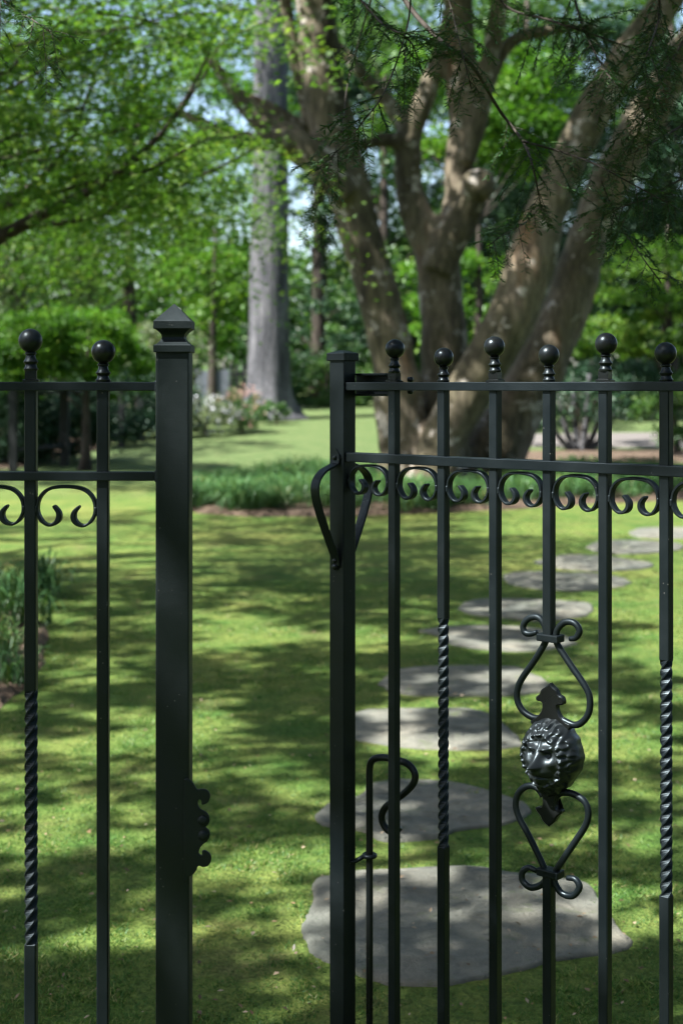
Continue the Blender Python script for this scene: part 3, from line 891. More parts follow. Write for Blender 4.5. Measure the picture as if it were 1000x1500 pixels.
def limb_set(base, top, r0, cents, rg, k=14, rl=0.25):
    """trunk from base to top, limbs out to some of the clumps"""
    base, top = Vector(base), Vector(top)
    ax = top - base
    P, rr = [], []
    for i in range(13):
        t = i / 12
        wob = Vector((mnoise.noise(Vector((t * 3, base.x, 1))), mnoise.noise(Vector((t * 3, base.y, 5))), 0)) * 0.35 * r0 * 2 * t
        P.append(base + ax * t + wob)
        rr.append(r0 * (1.0 - 0.8 * t) * (1 + 0.55 * math.exp(-t * 22)))
    parts = [tube(P, rr, 14, 0.10, base.x)]
    if len(cents):
        for q in rg.choice(len(cents), min(k, len(cents)), replace=False):
            c = Vector(cents[q])
            t = max(0.12, min(0.92, (c.z - base.z) / max(ax.z, 0.1) * rg.uniform(0.55, 0.85)))
            s = base + ax * t
            mid = s.lerp(c, 0.5) + Vector((rg.normal(0, 0.1), rg.normal(0, 0.1), 0.10)) * (c - s).length
            Q = [Vector(p) for p in smooth_path([tuple(s), tuple(s.lerp(mid, 0.5) + Vector((0, 0, 0.02))), tuple(mid), tuple(c)], 4)]
            r = r0 * rl * rg.uniform(0.7, 1.2) * (1 - 0.5 * t)
            parts.append(tube(Q, [r * (1 - 0.85 * i / (len(Q) - 1)) for i in range(len(Q))], 7, 0.08, q))
    return merge(parts)

def px_ell(px, py, Y, rx, rz, ry=None):
    c = W(px, py, Y); k = Y / FPX
    return (tuple(c), (rx * k, ry if ry else rx * k, rz * k))

def make_tree(name, label, cat, base, top, r0, ell, mat, bark, size, od=1.6, clumps=70, seed=0, group=None, flatz=0.55, clump_r=0.16, tmpl=None, limbs=14, up=1.3, area=0.15, shell=0.45, rl=0.25):
    rg = np.random.default_rng(seed + 100)
    root = thing(name, label, cat, base, 0, group)
    P, cents, cr = crown_points(ell, clumps, od, size, rg, flatz, clump_r, area, shell)
    # nothing below the ground
    gzv = np.array([gz(0, y) for y in P[:, 1]]) + 0.06
    P[:, 2] = np.maximum(P[:, 2], gzv + rg.uniform(0, 0.15, len(P)))
    v, f = limb_set(base, top, r0, cents, rg, limbs, rl)
    b = Vector(base)
    obj('trunk', mesh('trunk', [p - b for p in v], f, True), bark, root)
    leaves_from('crown', P, cr, size, mat, rg, root, tmpl, up, 0.3, base)
    return root

# ------------------------------------------------------------------ the many-stemmed tree
YT = 18.0
STEMS = [
 (0.0, [(604, 735, 58), (596, 680, 49), (590, 630, 44), (582, 570, 41), (570, 500, 38), (553, 430, 36), (530, 350, 35), (508, 270, 37), (486, 180, 37), (471, 100, 35), (460, 0, 32), (445, -120, 27), (430, -260, 16)]),
 (0.25, [(505, 290, 15), (470, 225, 14), (447, 140, 14), (430, 70, 12), (416, -10, 11), (405, -120, 8)]),
 (-0.25, [(512, 290, 24), (468, 240, 29), (425, 207, 28), (388, 180, 22), (356, 150, 16), (322, 105, 10), (290, 60, 5)]),
 (-0.5, [(420, 205, 17), (362, 207, 17), (320, 195, 14), (285, 175, 10), (240, 155, 5)]),
 (0.2, [(446, 190, 12), (410, 165, 10), (370, 145, 8), (330, 128, 5)]),
 (0.5, [(640, 735, 62), (645, 660, 50), (648, 580, 42), (651, 510, 39), (646, 450, 36), (641, 395, 37), (636, 360, 34)]),
 (0.5, [(640, 380, 30), (618, 335, 29), (602, 290, 25), (596, 240, 23), (600, 195, 22), (618, 150, 19), (640, 90, 14), (655, 20, 9)]),
 (0.6, [(604, 205, 18), (580, 165, 15), (545, 125, 12), (515, 90, 10), (490, 60, 7)]),
 (0.4, [(600, 208, 15), (560, 205, 12), (525, 212, 10), (495, 205, 8)]),
 (0.3, [(640, 400, 30), (662, 350, 30), (684, 310, 27), (694, 282, 25), (700, 268, 22)]),
 (0.5, [(650, 360, 24), (668, 305, 23), (672, 250, 25), (678, 180, 25), (676, 100, 26), (672, 20, 26), (668, -80, 22), (660, -220, 14)]),
 (0.35, [(680, 240, 17), (700, 175, 17), (716, 95, 16), (730, 10, 15), (745, -80, 12)]),
 (0.9, [(700, 170, 10), (740, 70, 12), (800, 45, 10), (870, 40, 7)]),
 (-0.35, [(632, 735, 58), (648, 650, 48), (684, 580, 46), (722, 515, 47), (755, 450, 47), (778, 385, 46), (800, 310, 40), (832, 235, 35), (868, 165, 34), (910, 95, 34), (960, 25, 31), (1015, -60, 26), (1080, -170, 15)]),
 (0.9, [(690, 735, 66), (735, 640, 56), (780, 555, 49), (818, 480, 45), (845, 405, 42), (866, 335, 37), (892, 265, 37), (932, 195, 38), (978, 115, 36), (1035, 30, 30), (1100, -80, 18)]),
]
def multi_trunk():
    parts = []
    for si, (dy, pts) in enumerate(STEMS):
        P = smooth_path([(a, b, r) for a, b, r in pts], 7)
        pts3 = [W(q[0], q[1], YT + dy) for q in P]; rr = [q[2] * (YT + dy) / FPX * (0.78 if si in (13, 14) else 0.87) for q in P]
        v, f = tube(pts3, rr, 22, 0.13, si * 3.7)
        parts.append((v, f))
    for px, py, rp, dy in ((700, 272, 26, 0.1), (690, 300, 20, 0.2), (640, 330, 16, 0.4)):   # knots and old pruning stubs
        c = W(px, py, YT + dy); r = rp * YT / FPX
        v, f = lathe([(0.02 * r, -r)] + [(r * math.sin(a), -r * math.cos(a)) for a in np.linspace(0.2, 2.9, 9)] + [(0.02 * r, r)], 16)
        parts.append(([p + c for p in v], f))
    return merge(parts)
tb = W(640, 717, YT); tb.z = -0.05
mt = thing('many_stemmed_tree', 'large tree with several leaning peeling olive-brown stems behind the gate', 'tree', tb)
v, f = multi_trunk()
me = mesh('trunk', [p - tb for p in v], f, True)
tmp = obj('trunk', me, M_BARK_MULTI, mt)
rm = tmp.modifiers.new('remesh', 'REMESH'); rm.mode = 'VOXEL'; rm.voxel_size = 0.037; rm.use_smooth_shade = True
sm = tmp.modifiers.new('smooth', 'SMOOTH'); sm.factor = 0.6; sm.iterations = 3
dg = bpy.context.evaluated_depsgraph_get()
me2 = bpy.data.meshes.new_from_object(tmp.evaluated_get(dg))
tmp.modifiers.clear(); tmp.data = me2
if not me2.materials: me2.materials.append(M_BARK_MULTI)
me2.polygons.foreach_set('use_smooth', [True] * len(me2.polygons))
# high crown
rg = np.random.default_rng(21)
ell = [((-2.6, 17.5, 9.3), (3.2, 3.2, 1.7)), ((1.2, 17.2, 10.5), (3.8, 3.5, 2.0)), ((5.5, 18.5, 9.0), (3.6, 3.5, 2.0)), ((2.5, 21, 9.5), (4, 3, 1.6))]
P, cents, cr = crown_points(ell, 260, 2.1, 0.14, rg, 0.4, 0.08)
for _ in range(225):  # extra clumps added on the sun side to shade the stems
    a_ = rg.uniform(0, 6.283); q_ = math.sqrt(rg.uniform(0, 1)); r_ = rg.uniform(0.16, 0.40)
    c_ = np.array((-1.2 + 4.6 * q_ * math.cos(a_), 16.2 + 3.0 * q_ * math.sin(a_), 8.6 + rg.uniform(-0.4, 0.5)))
    k_ = int(700 * r_ * r_)
    P = np.concatenate([P, c_ + rg.normal(size=(k_, 3)) * np.array((r_ * 0.6, r_ * 0.55, r_ * 0.2))]); cr = np.concatenate([cr, np.full(k_, rg.normal(0, 0.12))])
leaves_from('crown', P, cr, 0.14, M_MAPLE, rg, mt, None, 0.8, 0.3, tuple(tb))

# ------------------------------------------------------------------ grey trunk far behind
YG = 38.0
gbase = W(395, 606, YG); gbase.z = gz(0, YG) - 0.1
gt = thing('tall_grey_tree', 'tall tree with a straight pale grey trunk across the far lawn', 'tree', gbase)
pts = [(396, 614, 48), (395, 602, 39), (394, 578, 34), (394, 540, 31), (394, 470, 29), (394, 380, 28), (396, 280, 26), (396, 180, 25), (397, 60, 24), (398, -80, 22), (400, -300, 15)]
Pp = smooth_path(pts, 10)
n = 64; V = []; F = []
for i, q in enumerate(Pp):
    c = W(q[0], q[1], YG); r = q[2] * YG / FPX
    but = math.exp(-max(0, (598 - q[1])) / 16.0)
    for k in range(n):
        a = 2 * math.pi * k / n
        fur = 0.055 * mnoise.noise(Vector((math.cos(a) * 7, math.sin(a) * 7, c.z * 0.5))) + 0.03 * abs(mnoise.noise(Vector((math.cos(a) * 13, math.sin(a) * 13, c.z * 0.9))))
        root = but * 0.22 * max(0, math.cos(a * 5 + 0.6))
        V.append(c + Vector((math.cos(a), math.sin(a), 0)) * r * (1 + fur + root) - gbase)
for i in range(len(Pp) - 1):
    for k in range(n): F.append((i * n + k, i * n + (k + 1) % n, (i + 1) * n + (k + 1) % n, (i + 1) * n + k))
obj('trunk', mesh('trunk', V, F, True), M_BARK_GREY, gt)
rg = np.random.default_rng(31)
P, cents, cr = crown_points([((-2, 38, 19), (5, 5, 3.5)), ((-5, 37, 16.5), (3, 3, 1.8)), ((1, 38, 16), (3, 3, 1.6))], 70, 1.2, 0.24, rg)
leaves_from('crown', P, cr, 0.24, M_MID, rg, gt, None, 0.8, 0.3, tuple(gbase))

# ------------------------------------------------------------------ maple on the left
mbase = (-4.7, 9.4, 0.0)
mp = thing('maple_tree', 'layered green maple reaching in from the upper left over the lawn', 'tree', mbase)
mb = Vector(mbase)
YB = 8.6
MBR = [  # branches in view, pixel path with half width
 (YB, [(-620, 700, 30), (-420, 560, 26), (-200, 440, 20), (-60, 380, 15), (10, 342, 12.5), (60, 315, 11), (115, 288, 9.5), (165, 258, 8), (210, 222, 6.5), (245, 185, 5), (275, 140, 4), (300, 90, 2.5), (320, 40, 1.5)]),
 (YB + 0.7, [(-200, 400, 14), (-60, 330, 8), (20, 290, 6), (70, 250, 5), (105, 205, 4), (125, 150, 3), (150, 90, 2), (190, 40, 1.2)]),
 (YB + 0.2, [(165, 258, 4), (215, 250, 3.5), (262, 225, 3), (300, 205, 2), (350, 200, 1.2)]),
 (YB + 1.4, [(-300, 160, 10), (-100, 110, 6), (60, 60, 4), (150, 45, 3.2), (260, 28, 2.6), (390, 10, 1.6)]),
 (YB + 1.0, [(-200, 200, 8), (-40, 130, 5), (80, 85, 3.5), (170, 72, 2.6), (260, 62, 1.8), (340, 40, 1.0)]),
 (YB - 0.6, [(-260, 130, 9), (-120, 120, 6), (0, 108, 4), (30, 85, 3), (60, 55, 1.8)]),
 (YB + 2.2, [(-300, 300, 12), (-100, 330, 8), (60, 330, 6), (200, 300, 4), (300, 255, 3), (380, 215, 1.5)]),
 (YB + 0.4, [(260, 170, 3), (300, 110, 2.2), (330, 60, 1.6), (420, 20, 1)]),
]
parts = []
for Y0, pts in MBR:
    Q = smooth_path(pts, 5); Q3 = [W(a, b, Y0) for a, b, r in Q]; rr = [max(0.004, 0.82 * r * Y0 / FPX) for a, b, r in Q]
    first = Q3[0]
    t = Vector((mb.x, mb.y, max(0.6, first.z - 0.8)))
    lead = [t.lerp(first, k / 4) for k in range(4)]
    v, f = tube(lead + Q3, [rr[0] * 1.1] * 4 + rr, 9, 0.08, Y0)
    obj('branch', mesh('branch', [p - mb for p in v], f, True), M_BARK_DARK, mp)
tp = [mb + Vector((0, 0, -0.1)), mb + Vector((0.05, 0, 0.8)), mb + Vector((-0.05, 0.1, 1.8)), mb + Vector((0.1, 0.0, 3.2)), mb + Vector((0.0, 0.1, 5.0))]
tp = smooth_path([tuple(p) for p in tp], 5)
v, f = tube(tp, [0.24 * (1 - 0.75 * i / (len(tp) - 1)) for i in range(len(tp))], 14, 0.12, 4)
obj('trunk', mesh('trunk', [p - mb for p in v], f, True), M_BARK_DARK, mp)
# fine twigs between the layers
rg = np.random.default_rng(41)
MCL = []
def add_clump(px, py, Y): MCL.append(W(px, py, Y))
for _ in range(165):
    px = rg.uniform(-160, 345); py = rg.uniform(-130, 300)
    lim = 330 - 0.38 * max(0, px - 120)          # lower edge rises to the right
    if py > lim: py = rg.uniform(-130, lim)
    if px > 225 and py > 50: px = rg.uniform(-160, 225)
    if px > 360: px -= 60
    add_clump(px, py, rg.uniform(7.6, 10.6))
for _ in range(46):                               # farther, lower, darker tiers
    px = rg.uniform(-60, 270); py = rg.uniform(230, 415)
    add_clump(px, py, rg.uniform(11.0, 14.0))
for _ in range(16):                               # above the frame and to the left, shading the lawn
    c = Vector((rg.uniform(-8.5, -1.0), rg.uniform(6.5, 13.5), rg.uniform(3.6, 7.2)))
    if not (c.x / c.y > -0.13 and c.z < HC + 0.36 * c.y): MCL.append(c)
for _ in range(9):
    add_clump(rg.uniform(290, 335), rg.uniform(195, 320), rg.uniform(12.5, 14))
for _ in range(6):
    add_clump(rg.uniform(295, 330), rg.uniform(-40, 70), rg.uniform(8.5, 10))
pp, cc = [], []
for c in MCL:
    s = rg.uniform(0.16, 0.36) * (1 if c.y < 10.7 else 1.35)
    nn = int(rg.uniform(50, 205) * (s / 0.25) ** 1.6)
    q = rg.normal(size=(nn, 3)) * np.array((s * 1.4, s * 1.2, s * 0.24))
    q[:, 2] -= 0.12 * (q[:, 0] ** 2 + q[:, 1] ** 2) / s
    pp.append(np.array(c) + q); cc.append(np.full(nn, rg.normal(0, 0.15)))
    if rg.uniform() < 0.55 and c.x > -3.5:
        L = rg.uniform(0.4, 0.9)
        d = Vector((-0.8, rg.normal(0, 0.3), rg.normal(-0.1, 0.25))).normalized()
        Q3 = [c + d * L, c + d * L * 0.5 + Vector((0, 0, 0.03)), c, c - d * 0.25 + Vector((0, 0, -0.03))]
        Q3 = [Vector(p) for p in smooth_path([tuple(p) for p in Q3], 3)]
        parts.append(tube(Q3, [0.008 * (1 - 0.8 * i / (len(Q3) - 1)) for i in range(len(Q3))], 5))
v, f = merge(parts)
o = obj('twigs', mesh('twigs', [p - mb for p in v], f, True), M_BARK_DARK, mp); o['kind'] = 'stuff'
P = np.concatenate(pp); cr = np.concatenate(cc)
leaves_from('crown', P, cr, 0.044, M_MAPLE, rg, mp, T_maple(), 2.0, 0.3, mbase)

# ------------------------------------------------------------------ shade trees out of view, some added to block sky light
def shade_tree(name, label, base, ell, seed, od, size):
    return make_tree(name, label, 'tree', base, (base[0] + 0.2, base[1], ell[0][0][2]), 0.3, ell, M_MID, M_BARK_DARK, size, od * 0.62, 330, seed, 'shade trees round the camera', 0.5, 0.065)
def canopy_tree(label, base, sheets, seed, size=0.115):
    """tree whose crown is tiers of ragged leaf clumps with open gaps: (centre, rx, ry, thickness, cover)"""
    rg = np.random.default_rng(seed + 300)
    root = thing('shade_tree', label, 'tree', base, 0, 'shade trees round the camera')
    pts, cr, cents = [], [], []
    for c, rx, ry, th, cover in sheets:
        rc = 0.145
        n = int(-math.log(1 - cover) * rx * ry / (rc * rc))
        for _ in range(n):
            a = rg.uniform(0, 6.283); q = math.sqrt(rg.uniform(0, 1))
            p = np.array((c[0] + rx * q * math.cos(a), c[1] + ry * q * math.sin(a), c[2] + th * (rg.uniform(-1, 1) + 0.6 * (1 - q * q))))
            r = rc * rg.uniform(0.55, 1.5)
            tq = (p[2] - 0.98) / to_sun.z
            if math.hypot(p[0] - 0.30 - to_sun.x * tq, p[1] - 2.25 - to_sun.y * tq) < 0.42: continue  # gap kept open so the sun reaches the lion head
            k = int(1.3 * math.pi * r * r / (0.17 * size * size))
            aa = rg.uniform(0, 6.283, k); qq = np.sqrt(rg.uniform(0, 1, k)) * r * (1 + 0.25 * np.sin(aa * 3 + rg.uniform(0, 6)))
            d = np.stack([qq * np.cos(aa) * 1.15, qq * np.sin(aa) * 0.85, rg.normal(0, r * 0.22, k)], 1)
            pts.append(p + d); cr.append(np.full(k, rg.normal(0, 0.12))); cents.append(p)
    P = np.concatenate(pts)
    v, f = limb_set(base, (base[0] + 0.3, base[1], sheets[0][0][2]), 0.28, cents, rg, 9, 0.2)
    b = Vector(base)
    obj('trunk', mesh('trunk', [p - b for p in v], f, True), M_BARK_DARK, root)
    leaves_from('crown', P, np.concatenate(cr), size, M_MID, rg, root, None, 0.9, 0.3, base)
canopy_tree('broad shade tree standing left of the camera', (-6.6, 0.6, 0), [((-4.2, 1.8, 6.0), 3.5, 3.0, 0.30, 0.64), ((-6.8, -1.2, 8.3), 3.2, 2.0, 0.4, 0.40), ((-0.8, 0.4, 8.0), 2.8, 2.6, 0.4, 0.85)], 5)  # last tier is added overhead to cut sky light on the lawn
canopy_tree('broad shade tree standing left beyond the maple', (-9.0, 7.0, 0), [((-6.2, 5.6, 7.2), 2.8, 2.2, 0.30, 0.60), ((-8.6, 9.0, 10.0), 3.0, 2.6, 0.4, 0.30), ((-0.8, 7.0, 9.8), 2.6, 3.0, 0.4, 0.88)], 6)  # last tier is added above the lawn to block overhead sky
shade_tree('shade_tree', 'broad shade tree standing far left beside the far lawn', (-14.5, 20, 0), [((-13.5, 18, 10), (4.0, 4.5, 3.0)), ((-13, 24, 10), (4.5, 4.0, 3.0)), ((-9, 15.5, 11.5), (3.6, 2.4, 2.0))], 7, 1.3, 0.2)
shade_tree('shade_tree', 'unseen broad tree added right of the gate to block sky light', (8.5, 3.5, 0), [((6.5, 3.0, 8.5), (4.0, 4.5, 2.6)), ((8.0, 8.5, 8.5), (4.0, 4.0, 3.0)), ((2.8, 5.0, 10.2), (3.4, 4.0, 1.3)), ((3.2, 11.0, 10.8), (3.4, 3.4, 1.3))], 8, 3.6, 0.2)  # last two crowns spread over the lawn to cut light from the zenith
shade_tree('shade_tree', 'leafy tree standing behind the camera to the right', (5.0, -7.5, 0), [((4.5, -7.5, 5.0), (5.0, 2.8, 4.6)), ((9.5, -3.5, 5.0), (3.0, 4.5, 4.6)), ((3.2, -3.0, 9.5), (4.0, 4.0, 1.6))], 9, 3.4, 0.26)
shade_tree('shade_tree', 'leafy tree standing behind the camera to the left', (-4.5, -8.0, 0), [((-4.5, -8.0, 5.5), (5.0, 2.8, 5.0)), ((-10.5, -7.0, 4.0), (3.5, 3.5, 4.0))], 10, 3.2, 0.28)
shade_tree('shade_tree', 'unseen leafy tree added far to the left of the camera to block low sky', (-15.5, 4.0, 0), [((-15.0, 1.0, 5.0), (2.6, 4.5, 5.0)), ((-15.0, 9.5, 5.0), (2.6, 4.5, 5.0))], 11, 3.0, 0.30)  # added out of view, blocks low sky light from the left
shade_tree('shade_tree', 'unseen leafy tree added far to the right of the gate to block low sky', (14.5, 6.0, 0), [((14.0, 3.0, 5.0), (2.6, 4.5, 5.0)), ((14.0, 11.0, 5.5), (2.6, 5.0, 5.5)), ((10.0, 16.0, 9.0), (3.0, 4.0, 2.5))], 12, 3.0, 0.30)  # added out of view, closes off the low sky on the right
shade_tree('shade_tree', 'unseen tall tree added right beyond the leaning stems to block sky', (13.0, 28.0, 0), [((6.5, 26.0, 14.5), (5.0, 4.0, 2.8)), ((11.5, 28.0, 13.0), (4.5, 5.0, 4.0))], 13, 2.8, 0.30)  # added out of view, high crown blocks sky and darkens the right background

# ------------------------------------------------------------------ trees behind
BGT = 'trees behind the lawn'
def gb(px, Y):
    x = (px - 500) / FPX * Y
    return (x, Y, gz(x, Y) - 0.05)
def topz(px, py, Y):
    return tuple(W(px, py, Y))
make_tree('background_tree', 'pale grey-green tree at the far left behind the mounded maple', 'tree', gb(30, 46), topz(30, 150, 46), 0.25,
          [px_ell(40, 370, 46, 130, 95), px_ell(-60, 250, 46, 120, 120)], M_PALELEAF, M_BARK_DARK, 0.20, 1.5, 60, 1, BGT, 1.2)
make_tree('background_tree', 'fresh green tree beyond the left lawn, under the maple branches', 'tree', gb(190, 50), topz(190, 100, 50), 0.3,
          [px_ell(190, 330, 50, 150, 120), px_ell(90, 150, 52, 180, 120), px_ell(300, 160, 52, 130, 120)], M_BRIGHT, M_BARK_DARK, 0.22, 1.15, 90, 2, BGT)
make_tree('background_tree', 'bright leafy tree left of the tall grey trunk', 'tree', gb(310, 41), topz(315, 330, 41), 0.16,
          [px_ell(312, 445, 41.8, 62, 66), px_ell(300, 390, 42.5, 80, 60)], M_BRIGHT, M_BARK_DARK, 0.17, 1.9, 60, 3, BGT)
make_tree('conifer_tree', 'dark conifer with a thin trunk right of the tall grey trunk', 'tree', gb(466, 47), topz(466, -20, 47), 0.26,
          [px_ell(478, 490, 47, 62, 85), px_ell(462, 300, 47, 50, 60), px_ell(470, 140, 47, 60, 80)], M_DARKLEAF, M_BARK_DARK, 0.16, 1.5, 110, 4, BGT, 0.3, 0.13)
make_tree('background_tree', 'mid green tree showing between the left and middle stems', 'tree', gb(560, 52), topz(560, 100, 52), 0.3,
          [px_ell(560, 470, 50, 90, 110), px_ell(545, 120, 54, 140, 110), px_ell(620, 280, 54, 110, 130)], M_MID, M_BARK_DARK, 0.22, 1.5, 110, 5, BGT)
make_tree('background_tree', 'sunny yellow-green tree glowing between the middle and right stems', 'tree', gb(700, 34), topz(700, 300, 34), 0.18,
          [px_ell(690, 440, 34, 100, 80, 2.5), px_ell(660, 150, 36, 130, 100), px_ell(760, 150, 37, 110, 110)], M_BRIGHT, M_BARK_DARK, 0.15, 2.4, 100, 6, BGT, 0.4)
make_tree('conifer_tree', 'blue-green evergreen behind the right-hand stems', 'tree', gb(770, 45), topz(770, 0, 45), 0.3,
          [px_ell(750, 330, 45, 110, 100), px_ell(740, 200, 46, 90, 100), px_ell(830, 440, 44, 110, 80)], M_DARKLEAF, M_BARK_DARK, 0.18, 2.4, 120, 7, BGT, 0.4)
make_tree('conifer_tree', 'dark evergreen filling the far right edge', 'tree', gb(980, 42), topz(980, 0, 42), 0.3,
          [px_ell(960, 260, 42, 110, 160), px_ell(1060, 380, 42, 110, 160), px_ell(900, 120, 44, 120, 120)], M_DARKLEAF, M_BARK_DARK, 0.18, 2.6, 130, 8, BGT, 0.4)
make_tree('background_tree', 'spreading dark green maple low at the right edge', 'tree', gb(985, 26), topz(975, 330, 26), 0.12,
          [px_ell(950, 400, 26, 110, 55, 2.0), px_ell(960, 480, 26, 100, 40, 1.8), px_ell(870, 490, 28, 70, 40, 1.5)], M_MAPLE, M_BARK_DARK, 0.10, 2.6, 80, 9, BGT, 0.3)
make_tree('background_tree', 'tall airy green tree at the top centre far behind', 'tree', gb(470, 58), topz(470, -100, 58), 0.35,
          [px_ell(430, 60, 58, 160, 120), px_ell(330, 250, 58, 110, 80), px_ell(820, 60, 58, 200, 130), px_ell(600, 60, 60, 160, 120)], M_MID, M_BARK_DARK, 0.25, 1.5, 120, 10, BGT)

make_tree('background_tree', 'leafy green tree closing the gap behind the middle stems', 'tree', gb(600, 62), topz(600, 150, 62), 0.3,
          [px_ell(590, 400, 62, 120, 130), px_ell(720, 330, 62, 110, 140), px_ell(850, 330, 62, 120, 150)], M_MID, M_BARK_DARK, 0.26, 1.8, 110, 21, BGT)
make_tree('background_tree', 'deep green tree closing the gap at the right edge', 'tree', gb(960, 60), topz(960, 150, 60), 0.3,
          [px_ell(960, 400, 60, 110, 130), px_ell(1040, 250, 60, 120, 160)], M_DARKLEAF, M_BARK_DARK, 0.24, 2.2, 80, 22, BGT)
# shrubs
SHG = 'shrubs around the lawn'
make_tree('shrub', 'mounded feathery green maple shrub behind the left fence', 'shrub', gb(125, 22), topz(130, 480, 22), 0.09,
          [px_ell(110, 500, 22, 105, 58, 1.2), px_ell(185, 535, 22, 55, 48, 0.8), px_ell(10, 515, 22, 90, 60, 1.0)], M_BRIGHT, M_BARK_DARK, 0.075, 4.2, 120, 11, SHG, 0.4, 0.14, None, 10)
make_tree('shrub', 'low dark shrub under the mounded maple at the left edge', 'shrub', gb(30, 24), topz(30, 580, 24), 0.05,
          [px_ell(10, 622, 23.4, 90, 58, 0.6), px_ell(105, 612, 24.2, 60, 54, 0.6), px_ell(168, 604, 28.5, 52, 46, 0.7)], M_DARKLEAF, M_BARK_DARK, 0.08, 4.2, 90, 12, SHG, 0.7, 0.16, None, 14)
make_tree('shrub', 'dark shrub beside the rear fence posts on the left', 'shrub', gb(200, 30), topz(200, 560, 30), 0.05,
          [px_ell(190, 590, 31, 80, 50, 0.9), px_ell(90, 590, 31, 70, 45, 0.9)], M_DARKLEAF, M_BARK_DARK, 0.09, 3.0, 50, 13, SHG, 0.7, 0.16, None, 14)
make_tree('shrub', 'pale shrub in the gap between left fence post and mounded maple', 'shrub', gb(235, 33), topz(235, 500, 33), 0.05,
          [px_ell(245, 520, 33, 55, 60, 0.9)], M_PALELEAF, M_BARK_DARK, 0.11, 1.6, 40, 14, SHG, 0.7)
make_tree('shrub', 'green shrub mass at the foot of the dark conifer', 'shrub', gb(480, 44), topz(480, 520, 44), 0.08,
          [px_ell(470, 560, 44, 70, 50, 1.2), px_ell(540, 575, 44, 50, 35, 1.0)], M_MID, M_BARK_DARK, 0.14, 2.2, 50, 15, SHG)
sh = make_tree('shrub', 'open dark shrub with fanning stems right of the leaning stems', 'shrub', gb(850, 27), topz(850, 600, 27), 0.05,
          [px_ell(850, 575, 27, 95, 45, 1.0), px_ell(800, 600, 28, 50, 30, 0.8)], M_DARKLEAF, M_BARK_DARK, 0.09, 1.15, 60, 16, SHG, 0.5, 0.15, None, 20, 0.9, 0.15, 0.45, 0.55)
for k_, (ex, ey, rr_) in enumerate(((792, 575, 5), (815, 560, 5.5), (838, 550, 6), (862, 548, 6), (886, 556, 5.5), (908, 572, 5))):
    a_ = W(850 + (k_ - 2.5) * 4, 655, 27); a_.z = gz(0, 27) - 0.05; e_ = W(ex, ey, 27 + (k_ % 3 - 1) * 0.3)
    Q = smooth_path([tuple(a_), tuple(a_.lerp(e_, 0.45) + Vector(((ex - 850) * 0.002, 0, -0.05))), tuple(e_)], 6)
    v, f = tube(Q, [rr_ * 27 / FPX * (1 - 0.55 * i / (len(Q) - 1)) for i in range(len(Q))], 9, 0.1, k_)
    bb = Vector(sh.location)
    obj('stem', mesh('stem', [p - bb for p in v], f, True), M_BARK_GREY, sh)
make_tree('shrub', 'rounded green shrub at the far right behind the gate', 'shrub', gb(985, 25), topz(985, 580, 25), 0.05,
          [px_ell(975, 600, 25, 50, 48, 0.8), px_ell(1030, 570, 25, 50, 50, 0.8)], M_MID, M_BARK_DARK, 0.09, 1.9, 40, 17, SHG)
make_tree('shrub', 'leafy green shrub behind the base of the rightmost stem', 'shrub', gb(770, 36), topz(770, 540, 36), 0.05,
          [px_ell(775, 560, 36, 60, 38, 1.0), px_ell(720, 555, 36, 60, 40, 1.0), px_ell(910, 560, 38, 80, 45, 1.0)], M_DARKLEAF, M_BARK_DARK, 0.12, 2.4, 60, 18, SHG)

def flower_shrub(label, px, py, Y, rx, rz, matf, seed, nf):
    root = make_tree('flowering_shrub', label, 'shrub', gb(px, Y), topz(px, py, Y), 0.04, [px_ell(px, py, Y, rx, rz, 0.7)], M_PALELEAF if matf is M_WHITEFLOWER else M_MID, M_BARK_DARK, 0.085, 2.0, 36, seed, 'flowering shrubs by the grey trunk', 0.7)
    rg = np.random.default_rng(seed + 900); nf = int(nf * 0.75)
    c, r = px_ell(px, py, Y, rx, rz, 0.7)
    d = rg.normal(size=(nf, 3)); d[:, 1] = -abs(d[:, 1]); d[:, 2] = d[:, 2] * 0.8 + 0.3
    d /= np.linalg.norm(d, axis=1, keepdims=True)
    P = np.array(c) + d * np.array(r) * rg.uniform(0.95, 1.12, (nf, 1))
    P = np.repeat(P, 7, axis=0) + rg.normal(size=(nf * 7, 3)) * 0.035
    P[:, 2] = np.maximum(P[:, 2], gz(0, Y) + 0.1)
    o = leaves_from('flowers', P, np.zeros(len(P)), 0.055, matf, rg, root, None, 0.5, 0.3, tuple(root.location)); o['kind'] = 'stuff'
make_tree('shrub', 'low green shrub hugging the foot of the tall grey trunk', 'shrub', gb(405, 36), topz(405, 590, 36), 0.03, [px_ell(398, 602, 36, 34, 14, 0.5)], M_MID, M_BARK_DARK, 0.08, 2.2, 24, 19, SHG, 0.7)
flower_shrub('white flowering shrub beside the left gate post', 302, 606, 32, 42, 28, M_WHITEFLOWER, 61, 60)
flower_shrub('pink flowering shrub at the foot of the tall grey trunk', 355, 600, 33, 32, 32, M_PINKFLOWER, 62, 60)

make_tree('hedge', 'dense dark hedge added to deepen the shade behind the left rear fence', 'hedge', gb(100, 35), topz(100, 540, 35), 0.06,
          [px_ell(-60, 580, 35, 110, 70, 0.9), px_ell(60, 575, 35, 110, 70, 0.9), px_ell(170, 580, 35.5, 90, 65, 0.9), px_ell(245, 590, 36, 50, 55, 0.8)], M_DARKLEAF, M_BARK_DARK, 0.13, 2.8, 120, 20, None, 0.8)  # dark foliage added to make this corner read as deep shade
